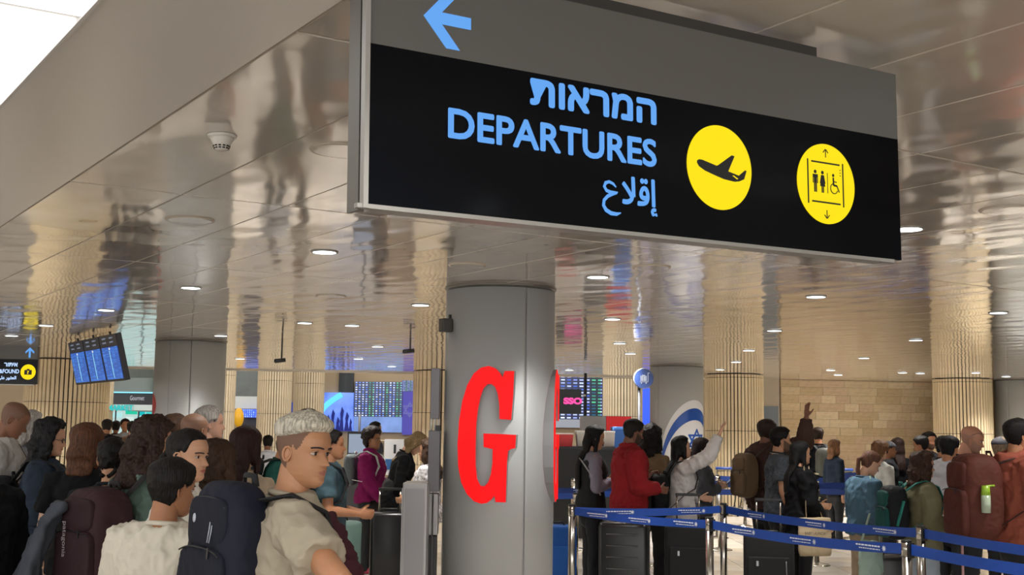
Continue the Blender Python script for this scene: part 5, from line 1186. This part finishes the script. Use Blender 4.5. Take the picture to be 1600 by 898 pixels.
    def glasses(s, on='eyes', label=None):
        hp = s.hp; hh = s.head_h; m_ = mat('frame_black', '#15120F', .3); q = MB(); dy, dz = (.0, 0) if on == 'eyes' else (-.11, .30)
        for sd in (1, -1):
            rg = [hp(sd*.14+.085*math.cos(R(a)), .385+dy-.03*abs(math.cos(R(a))), .49+dz+.065*math.sin(R(a))) for a in range(0, 361, 24)]; q.tube(rg, .010*hh, 6, caps=False)
            q.tube([hp(sd*.225, .36+dy, .50+dz), hp(sd*.33, .15+dy*.6, .51+dz*.85), hp(sd*.335, -.08, .49+dz*.5)], .009*hh, 6)
        q.tube([hp(-.05, .40+dy, .50+dz), hp(.05, .40+dy, .50+dz)], .010*hh, 6)
        t = s.local_thing('glasses', label or 'dark framed glasses', 'glasses'); q.build('frame', m_, t); return t

GL, GR, GF = 'people queueing on the left', 'people queueing on the right', 'people in the distance'
def HL(v):                                             # hair length for the next person
    Person.hair_len = v
# ---------------------------------------------------------------- left crowd
HL(.2)
young = Person('young man with bleached cropped hair, beige t-shirt and navy backpack, looking right', 478, 653, 4.15, 12, '#B07F5E', hair='fade', hcol='#B9B2A2', hyaw=-42, hpitch=-2, det=2, top='tee', tcol='#A79D8A', armR=((.66, .44, -.50), (.12, .62, -.74)), lean=3, armL='down', handR=dict(curl=.5, palm=(0, .2, -1)), look=(.35, 0), group=GL, loose=.017, build=1.0)
boy = Person('boy with short black hair and a cream sweatshirt, seen from behind', 273, 722, 4.75, 68, '#A87555', hair='flat', hcol='#14100F', hyaw=-22, hpitch=-6, det=2, top='long', tcol='#CFC8B8', armR='front', armL='front', group=GL, loose=.030, build=1.02, tvar=.04)
wht = Person('woman with tied-back black hair and white shirt, looking right', 297, 673, 5.5, 20, '#C39577', 'f', hair='ponytail', hcol='#14100F', hyaw=-40, hpitch=-4, det=2, top='long', tcol='#D6D2C8', armR='phone', armL='front', collar='high', look=(.3, -.1), group=GL, loose=.030, tvar=.04)
HL(.14)
grn = Person('woman with wavy brown hair and sage green shirt carrying a maroon backpack', 243, 660, 6.5, 55, '#B98A6B', 'f', hair='wavy', hcol='#2E1D15', hyaw=-30, hpitch=-8, det=2, top='long', tcol='#5E7268', armR='front', armL='front', group=GL, loose=.024)
bunp = Person('person with curly dark hair tied in a pink scrunchie, behind the maroon backpack', 176, 689, 6.9, 95, '#B98A6B', 'f', hair='bun', hcol='#120E0D', hyaw=10, hpitch=-10, det=1, top='long', tcol='#1C1E22', group=GL)
red = Person('woman with a copper red bob and black t-shirt, seen from behind', 137, 669, 7.6, 88, '#C49A80', 'f', hair='bob', hcol='#523322', hpitch=-5, det=1, top='tee', tcol='#0D0D0F', armL='bag', armR='phone', group=GL, build=1.1)
den = Person('woman with shoulder-length black hair, glasses and dark blue denim jacket', 82, 660, 8.5, 8, '#BD9074', 'f', hair='wavy', hcol='#0E0D0F', hpitch=-8, det=1, top='long', tcol='#2B3543', armR='front', armL='front', group=GL, loose=.024, bcol='#1B2232', build=1.1)
den.glasses(label='black glasses worn by the woman in the denim jacket')
man1 = Person('man with shaved head and white t-shirt looking down at his hands, far left', 25, 633, 8.9, 12, '#8A5F48', hair='buzz', hcol='#2A211C', hpitch=-30, det=1, top='tee', tcol='#BFBDB8', armR='phone', armL='phone', group=GL, loose=.024, build=1.12)
man1.phone(1, 'phone held by the man in the white t-shirt')
gry = Person('woman with grey hair and grey quilted top, behind the man in the white t-shirt', 50, 647, 10.8, 40, '#C0A08C', 'f', hair='bob', hcol='#8F8A84', det=1, top='sleeveless', tcol='#5B5A5E', group=GL, loose=.035)
drk = Person('person in a black coat cut off by the left edge of the frame', -42, 690, 6.2, 160, '#B98A6B', 'm', hair='short', hcol='#17120F', det=1, top='long', tcol='#0C0D11', armL='front', armR='down', group=GL, loose=.045, build=1.25)
bal = Person('bald man with tanned head and dark top, seen from behind', 306, 646, 8.4, 75, '#9A6F57', hair='buzz', hcol='#5A4638', hyaw=-15, det=1, top='long', tcol='#16181C', group=GL, build=1.1)
gm = Person('grey-haired man with glasses behind the bald man', 330, 637, 9.4, 55, '#B98E78', hair='short', hcol='#8F8A84', hyaw=-35, det=1, top='long', tcol='#1C2230', group=GL, build=1.1)
br1 = Person('person with highlighted brown hair beside the bald man', 274, 654, 8.9, 85, '#B98A6B', 'f', hair='bob', hcol='#4A3426', det=1, top='long', tcol='#2A2A2E', group=GL)
cur = Person('woman with curly brown hair and navy top, right of the woman in white', 341, 699, 6.9, 70, '#B98A6B', 'f', hair='curly', hcol='#3A281C', det=1, top='long', tcol='#18213A', group=GL, armL='front')
HL(.22)
rd2 = Person('woman with long dark auburn hair and beige top, seen from behind', 386, 671, 7.4, 62, '#C2A084', 'f', hair='long', hcol='#2A1411', hyaw=10, det=1, top='tee', tcol='#AE9C84', armR='front', group=GL)
bk = Person('dark-haired person mostly hidden behind the bleached hair of the young man', 484, 642, 10.2, 10, '#A87555', hair='short', hcol='#1B1412', det=1, top='long', tcol='#1D1D22', group=GL)
HL(.12)
lb = Person('person with light brown hair standing behind the scrunchie', 212, 684, 10.5, 60, '#B98A6B', 'f', hair='wavy', hcol='#6A4A30', det=1, top='long', tcol='#7A6A58', group=GL)
m17 = Person('man in a patterned teal shirt just right of the young man', 521, 674, 9.8, 5, '#A87555', hair='short', hcol='#14100F', det=1, top='tee', tcol='#3B5058', tvar=.6, armR='front', armL='front', group=GL)
mg = Person('woman in a magenta hooded top and black trousers', 583, 672, 14.4, -12, '#A87858', 'f', hair='curlyshort', hcol='#1E1210', hyaw=-5, det=1, top='long', tcol='#7B1552', armR=((.1, .25, -1), (-.15, .55, -.75)), armL='front', collar='high', group=GL, loose=.026, shoes='#A8334A', eyes=True, hemz=.50, build=1.08)
d19 = Person('dark-haired man far behind the magenta hoodie', 588, 660, 21, 10, '#9A6F57', hair='short', hcol='#17120F', det=0, tcol='#3A3E48', group=GF)
HL(.2)
bl = Person('blonde woman in black leaning over beside the metal cabinet', 652, 684, 14.0, 10, '#C49A80', 'f', hair='long', hcol='#7C6748', lean=16, hpitch=-35, det=1, tcol='#0E0E10', armR='front', armL='front', group=GL)
pat = mat('patterned_cloth', '#C9C4C6', .8, var=.75, vscale=32)
pt = Person('person in a black and white patterned top behind the metal cabinet', 668, 690, 12.9, 170, '#B98A6B', 'f', hair='wavy', hcol='#3A281C', det=1, tcol='#C9C4C6', stripes=pat, armL='front', group=GL, loose=.03)
w21 = Person('man in a white shirt far off between the fluted columns', 419, 681, 19.5, 95, '#8A5F48', hair='short', hcol='#17120F', det=0, tcol='#C9CBD2', group=GF)
g21 = Person('person in a green jacket bending forward beside a black backpack', 447, 684, 12.8, 20, '#A87555', hair='short', hcol='#17120F', lean=14, det=1, tcol='#17443C', group=GL)
g21.backpack('black backpack on the person in the green jacket', '#121215', pocket=False)
w22 = Person('person in pale clothes below the small blue screen', 459, 668, 20.5, 180, '#A87555', hair='short', hcol='#3A2A20', det=0, tcol='#B9B4AE', group=GF)
for i, (px_, cy, Y, c_, lb_) in enumerate(((168, 656, 22.6, '#1A1A20', 'in black below the monitor'), (182, 658, 26, '#24242B', 'with dark hair under the cyan shop lettering'), (196, 655, 25, '#8D9096', 'in pale grey in front of the shop'), (207, 659, 23, '#15161B', 'in a black jacket in front of the shop'), (219, 662, 27, '#3A2E30', 'in dark brown below the menu boards'), (231, 656, 25, '#20222A', 'in navy beside the left metal column'), (154, 661, 31, '#4A4A52', 'in grey beside the wide fluted column'))):
    Person('small distant figure '+lb_, px_, cy, Y, rnd.choice((90, 40, 140, -60)), '#A87555', rnd.choice('mf'), hair='short', hcol='#1B1412', det=0, tcol=c_, group=GF)

# ---------------------------------------------------------------- right crowd
HL(.46)
r1 = Person('woman with waist-length black hair and black vest over grey sleeves', 931, 668, 13.2, 12, '#B98A6B', 'f', hair='long', hcol='#0B0A0C', hpitch=-12, det=1, top='long', tcol='#7E7A88', armR='phone', armL='phone', group=GR)
q = MB(); P_, R_ = r1.torso_rings(.030, .46); q.tube(P_[:-2], R_[:-2], 26, up=(0, 1, 0)); pend(q, 'vest', mat('vest_black', '#0D0D10', .85), r1.root, .012, 3, wr=[(.004, .12)], seed=4)
r2 = Person('bearded man in a bright red fleece jacket', 991, 658, 12.65, 14, '#7A5240', hair='short', hcol='#120E0D', hpitch=-14, det=1, top='long', tcol='#8A1F23', armR='front', armL='phone', collar='high', group=GR, loose=.03, build=1.12, beard=1, hemz=.49, eyes=True)
HL(.1)
r3 = Person('woman with a big mass of curly black hair next to the red fleece', 1018, 669, 13.5, 55, '#B98A6B', 'f', hair='curly', hcol='#141010', det=1, top='long', tcol='#7E6B52', armR='front', group=GR)
HL(.36)
r4 = Person('woman in a white blouse with long black hair raising one arm', 1066, 684, 12.9, 8, '#C49A80', 'f', hair='long', hcol='#0B0A0C', hpitch=4, det=1, top='long', tcol='#C6C2C0', armR=((.35, .72, .42), (.15, .42, .95)), armL='front', handR=dict(curl=.08, palm=(0, 1, .1), spread=.10), group=GR, loose=.026, eyes=True)
HL(.3)
r5 = Person('woman with long dark brown hair and grey jacket, behind the raised arm', 1097, 687, 13.7, 5, '#C49A80', 'f', hair='long', hcol='#1E1315', hpitch=-8, det=1, top='long', tcol='#4A4B50', armR='phone', armL='phone', group=GR, loose=.026, eyes=True)
r5.phone(1, 'phone held by the woman in the grey jacket')
r6 = Person('man in a brown hooded top raising his arm with open hand', 1199, 657, 13.7, 25, '#7A5240', hair='short', hcol='#2A1C15', hyaw=10, det=1, top='long', tcol='#43302A', hood=True, armR=((.45, .60, .30), (-.05, .12, 1)), armL='down', handR=dict(curl=.12, palm=(0, 1, .1), spread=.10), group=GR, loose=.03, build=1.12)
r7 = Person('bearded man in a dark patterned polo shirt with striped collar', 1221, 670, 12.9, 0, '#B98A6B', hair='crop', hcol='#0F0C0C', hpitch=-3, det=1, top='tee', tcol='#3B4149', stripes=mat('polo_pattern', '#3B4149', .8, var=.5, vscale=60), collar='polo', armR='bag', armL='front', beard=1, group=GR, loose=.02, eyes=True)
HL(.32)
r8 = Person('woman in a black coat with straight black hair and a striped scarf', 1252, 692, 12.2, 10, '#B98A6B', 'f', hair='long', hcol='#0B0A0C', det=1, top='long', tcol='#0B0B0D', armR=((.15, .12, -1), (-.1, .6, -.75)), armL='front', group=GR, loose=.035, hemz=.34, eyes=True)
r9 = Person('distant man wearing a grey backpack in front of the stone wall', 1277, 669, 20.5, 100, '#A87555', hair='short', hcol='#2A1C15', det=0, top='long', tcol='#15171E', group=GF)
r9.backpack('grey backpack on the distant man by the stone wall', '#5E605A', pocket=False, det=0)
r10 = Person('distant woman in a navy jacket beside the grey backpack', 1305, 689, 19.2, 20, '#C49A80', 'f', hair='bob', hcol='#6A4A30', det=0, tcol='#1B2533', group=GF)
r11 = Person('woman in a blue denim jacket and khaki trousers looking down at her phone', 1361, 708, 11.0, 12, '#C49A80', 'f', hair='ponytail', hcol='#56382A', hpitch=-28, det=1, top='long', tcol='#456072', armR='phone', armL='phone', group=GR, loose=.032, bottom='wide', bcol='#8E7F68', hemz=.52, build=1.08, eyes=True)
r11.phone(1, 'phone held by the woman in the denim jacket')
HL(.10)
r12 = Person('woman with brown curls, olive jacket and teal backpack', 1443, 709, 10.4, 4, '#BD8E74', 'f', hair='wavy', hcol='#38241A', hpitch=-2, det=1, top='long', tcol='#6A674F', armR='front', armL='phone', group=GR, loose=.03, build=1.05, bottom='wide', bcol='#8C97A0', eyes=True, hemz=.45)
r13 = Person('bald man in black with glasses pushed up on his head', 1519, 667, 11.0, -18, '#A5745C', hair='bald', hcol='#6A5A50', hpitch=-16, hyaw=0, det=2, top='long', tcol='#101013', armR='phone', armL='front', group=GR, build=1.15, look=(0, -1), beard=1)
r13.glasses('up', 'glasses resting on the forehead of the bald man')
r14 = Person('person in a pale grey jacket behind the bald man', 1484, 683, 11.9, 30, '#A87555', hair='short', hcol='#100E10', det=1, top='long', tcol='#A9A9AE', hood=True, armR='front', group=GR, loose=.035)
r15 = Person('man in a salmon red hoodie with a black beard at the right edge', 1592, 657, 9.6, 8, '#A87555', hair='short', hcol='#0F0C0C', det=1, top='long', tcol='#8A4A3A', hood=True, armR='front', armL='front', group=GR, loose=.032, build=1.15, beard=1)
r16 = Person('person in a grey cap between the bald man and the salmon hoodie', 1564, 684, 12.6, 40, '#A87555', hair='cap', hcol='#7C6A54', det=1, top='long', tcol='#2B2B30', group=GR)
HL(.25)
Person('distant woman with fair curls and a white top', 1376, 693, 15.9, 30, '#C49A80', 'f', hair='curlyshort', hcol='#6A4A30', det=1, tcol='#BDBDB9', group=GF)
Person('distant person in a black cap next to the fair curls', 1389, 690, 16.6, -10, '#A87555', 'm', hair='cap', hcol='#17120F', det=1, tcol='#1A1B20', group=GF)
Person('distant woman with long dark hair and black coat, seen from behind', 1402, 686, 17.2, 90, '#A87555', 'f', hair='long', hcol='#2A1A16', det=1, tcol='#111114', group=GF)
Person('person in a black jacket bending forward behind the brown curls', 1438, 683, 16.2, 150, '#A87555', 'm', hair='short', hcol='#0F0C0C', lean=14, det=1, tcol='#0F0F12', armL='front', armR='front', group=GF, loose=.035)
Person('bearded man with dark hair beyond the black jacket', 1452, 677, 17.4, -70, '#A87555', 'm', hair='crop', hcol='#17120F', beard=1, det=1, tcol='#4A4A50', group=GF)
Person('person with black hair standing left of the pale grey jacket', 1473, 684, 15.0, 60, '#A87555', 'm', hair='crop', hcol='#0F0C0C', det=1, tcol='#1C1C20', group=GF)

# ---------------------------------------------------------------- what they carry
t, L_, M_ = young.backpack('navy black backpack with curved zips on the young man', '#171B29', w=.32, h=.54, d=.18, zc=.70, c2='#141824', strapcol='#16171A', yaw=30, gap=-.045)
q = MB(); q.ball(L_((-.06, -.096, .145)), (.010, .003, .015), 12, 8, rot=M_); q.build('logo_oval', mat('logo_pale', '#AEB4C0', .4), t, label='small pale oval emblem')
for k in range(2):
    q = MB(); q.tube([L_((.045+.012*k, -.095, .14-.01*k)), L_((.047+.014*k, -.098, .11)), L_((.042+.012*k, -.099, .075))], .002, 6); q.build('zip_cord', mat('logo_pale', '#AEB4C0'), t)
q = MB(); q.box(L_((.152, -.01, .13)), (.004, .03, .03), M_); q.build('usb_port', mat('usb_black', '#050506', .3), t)
# bracelet
S_, E_, W_, f_ = young.arms[1]; b_t = young.local_thing('bracelet', 'thin black cord bracelet on the wrist of the young man', 'bracelet')
q = MB(); c = W_-f_*.01; a_ = f_.orthogonal().normalized(); b_ = f_.cross(a_); q.tube([c+(a_*math.cos(R(x))+b_*math.sin(R(x)))*.0215+f_*.006*math.sin(R(x)) for x in range(0, 361, 24)], .0022, 6, caps=False); q.build('cord', M_bk, b_t)
# maroon jacket bundled in front
t = young.local_thing('bundled_jacket', 'maroon jacket bundled against the chest of the young man', 'jacket')
q = MB(); H_ = young.H; q.tube([young.U((.03, .072, .79)), young.U((.035, .09, .74)), young.U((.035, .11, .69)), young.U((.03, .135, .645))], [(.035, .03), (.05, .042), (.062, .052), (.05, .04)], 16, round_ends=True)
q.ball(young.U((.03, .13, .66)), (.06, .07, .05), 14, 10)
pend(q, 'cloth', mat('maroon_cloth', '#3E121F', .85, var=.1, bump=.0006, bscale=300), t, .008, 3, wr=[(.010, .10, (1, 1, 1), 1), (.004, .05, (1, 1, 1), 1)], seed=9)
# maroon backpack with lettering
t, L_, M_ = grn.backpack('maroon backpack with white lettering, bulging, at the left of the wavy brown hair', '#3A2328', w=.32, h=.52, d=.27, zc=.64, c2='#332025', strapcol='#1A1416')
tx = text_mesh('patagonia', 'lettering', mat('lettering_pale', '#A9A0A4', .6), t, (0, 0, 0), (0, 0, 0), width=.17, height=.036)
Mt = (grn.ML @ Matrix(((0, -1, 0), (0, 0, -1), (1, 0, 0))).transposed() if False else grn.ML @ Matrix(((0, 1, 0), (0, 0, -1), (-1, 0, 0)))).to_4x4()
Mt.translation = L_((-.055, -.164, .10)); tx.matrix_local = Mt
# denim jacket tied on the backpack
t = grn.local_thing('denim_jacket', 'grey blue denim jacket hanging from the maroon backpack', 'jacket')
q = MB(); q.tube([L_((-.08, -.16, .17)), L_((-.13, -.21, .05)), L_((-.15, -.26, -.12)), L_((-.16, -.30, -.34)), L_((-.15, -.31, -.52))], [(.05, .03), (.075, .03), (.095, .035), (.12, .04), (.13, .04)], 20, round_ends=True)
q.tube([L_((-.10, -.20, .10)), L_((-.19, -.24, -.1)), L_((-.22, -.28, -.35)), L_((-.21, -.30, -.5))], [.035, .045, .05, .045], 14, round_ends=True)
pend(q, 'cloth', mat('denim_cloth', '#41464F', .85, var=.15, vscale=9, bump=.0008, bscale=260), t, .010, 2, wr=[(.014, .12, (1, 1, .5), 1), (.005, .05, (1, 1, .6), 1)], seed=3)
den.backpack('black backpack on the woman in the dark denim jacket', '#0F1117', w=.30, h=.44, d=.2, zc=.64, pocket=True)
t, L_, M_ = mg.backpack('small backpack with white and teal straps on the magenta hoodie', '#5D6668', w=.24, h=.36, d=.14, zc=.71, pocket=False, strapcol='#B9C4C2')
m17.backpack('dark backpack on the man in the patterned teal shirt', '#1C2126', w=.28, h=.42, d=.16, pocket=False)
r4.backpack('black backpack on the woman raising her arm', '#0C0D0F', w=.30, h=.46, d=.2, zc=.62, pocket=False)
r6.backpack('tan canvas backpack on the man in the brown hoodie', '#5E4B38', w=.30, h=.48, d=.20, zc=.66, strapcol='#3A2E24')
t, L_, M_ = r12.backpack('teal and black backpack on the woman in the olive jacket', '#101417', w=.29, h=.44, d=.20, zc=.67, c2='#0F4440', strapcol='#1F6E66')
q = MB(); q.tube([L_((.147, .03, .1)), L_((.15, -.03, -.1))], [(.03, .01)]*2, 8); q.build('compression_strap', mat('teal_strap', '#1C7A6E', .7), t)
t, L_, M_ = r15.backpack('tall rust red hiking backpack with a green bottle in its side', '#52281F', w=.36, h=.66, d=.34, zc=.66, c2='#4C231C', strapcol='#2A1512')
bt = thing('water_bottle', 'lime green capped clear bottle in the side pocket of the rust backpack', 'bottle', r15.loc, r15.rz)
q = MB(); q.tube([L_((.205, -.03, -.10)), L_((.205, -.03, .03))], .034, 16); q.build('flask', mat('bottle_clear', '#A9B8A0', .15), bt)
q = MB(); q.tube([L_((.205, -.03, .03)), L_((.205, -.03, .10))], [.034, .028], 16); q.build('cap', mat('bottle_lime', '#93B833', .35), bt)
q = MB(); q.tube([L_((.205, -.03, .095)), L_((.205, .04, .10))], .008, 8); q.build('spout', mat('bottle_lime', '#8FC71E'), bt)
# tote bags
def tote(p, side, label, col, w, h, d=.06, drop=.25, soft=False, text=None, yo=.03):
    S, E_, W_, f = p.arms[side]; t = p.local_thing('tote_bag', label, 'bag'); c = Vector((side*(.135*p.H*p.b+.05), yo, 0)); top = p.H*.80-drop
    m_ = mat('bag_'+col[1:], col, .8, var=.06, vscale=6, bump=.0008, bscale=200)
    q = MB(); q.tube([Vector((c.x, c.y, top-h)), Vector((c.x, c.y, top-h*.9)), Vector((c.x, c.y, top-h*.4)), Vector((c.x, c.y, top))], [(d*.8, w*.46), (d, w/2), (d*.9, w/2), (d*.4, w/2*(.55 if soft else 1))], 28, up=(0, 1, 0))
    o = pend(q, 'bag_body', m_, t, .010, 2, wr=[(.008 if soft else .003, .12, (1, 1, 1), 1)], seed=11)
    for dy in (-.06, .06):
        q = MB(); q.tube([Vector((c.x, c.y+dy*1.4, top-.02)), Vector((side*(.115*p.H*p.b+.02), dy*.6, p.H*.70)), p.U((side*.098, dy*.25, .825))+Vector((0, 0, .035)), Vector((side*.085*p.H, dy*.8, p.H*.78))], [(.012, .003)]*4, 8); q.build('bag_strap', m_, t)
    return t, c, top
t, c, top = tote(r8, 1, 'cream canvas tote bag with black lettering on the arm of the woman in black', '#B5A283', .34, .36, .035, .40)
tt = text_mesh('BABY LAUNCH', 'lettering', mat('notice_ink', '#2A2C30'), t, (0, 0, 0), (0, 0, 0), width=.20, height=.026); Mt = Matrix(((0, 0, 1, c.x+.052), (-1 if False else 1, 0, 0, c.y-.12), (0, 1, 0, top-.16), (0, 0, 0, 1))); tt.matrix_local = Mt
tote(r11, 1, 'pale green soft cloth bag hanging beside the denim jacket', '#8FA498', .22, .30, .05, .46, soft=True, yo=-.10)
# scarf on r8
t = r8.local_thing('scarf', 'black and white striped scarf on the woman in the black coat', 'scarf')
for k in range(9):
    q = MB(); z = .80-.024*k; q.tube([r8.U((.015, .066+.004*k, z))+Vector((0, .045, 0)), r8.U((.060, .060, z))+Vector((.01, .04, 0))], [(.016, .010)]*2, 8); q.build('stripe', mat('scarf_cream', '#B8AE8E', .8) if k % 2 == 0 else mat('scarf_black', '#151515', .85), t)
# sunglasses on white shirt
t = man1.local_thing('sunglasses', 'sunglasses hooked on the neckline of the white t-shirt', 'glasses')
q = MB()
for dx in (-.022, .022): q.ball(man1.U((0, .085, .755))+Vector((dx, .035, 0)), (.020, .006, .024), 12, 8)
q.build('lens_pair', mat('lens_dark', '#0A0A0C', .1), t)
q = MB(); q.tube([man1.U((-.012, .08, .765))+Vector((0, .03, 0)), man1.U((-.008, .055, .82))+Vector((0, .02, 0))], .003, 6); q.build('temple_arm', M_bk, t)
# cross-body strap on r1
t = r1.local_thing('crossbody_strap', 'pale thin bag strap across the black vest', 'strap')
q = MB(); q.tube([r1.U((.03, -.06, .80))+Vector((0, -.04, 0)), r1.U((.09, -.03, .70))+Vector((.055, -.01, 0)), r1.U((.10, .02, .58))+Vector((.06, 0, 0))], [(.012, .004)]*3, 8); q.build('strap', mat('strap_pale', '#B9B6BC', .6), t)
# thin pink walking stick held in front of the olive jacket
S_, E_, W_, f_ = r12.arms[1]; t = r12.local_thing('walking_stick', 'thin pale pink stick held by the woman in the olive jacket', 'stick')
q = MB(); g = W_+f_*.085; q.tube([Vector((g.x, g.y, .01)), Vector((g.x, g.y, g.z+.14))], .011, 10); q.build('shaft', mat('stick_pink', '#C79A9A', .5), t)
finish_pending()
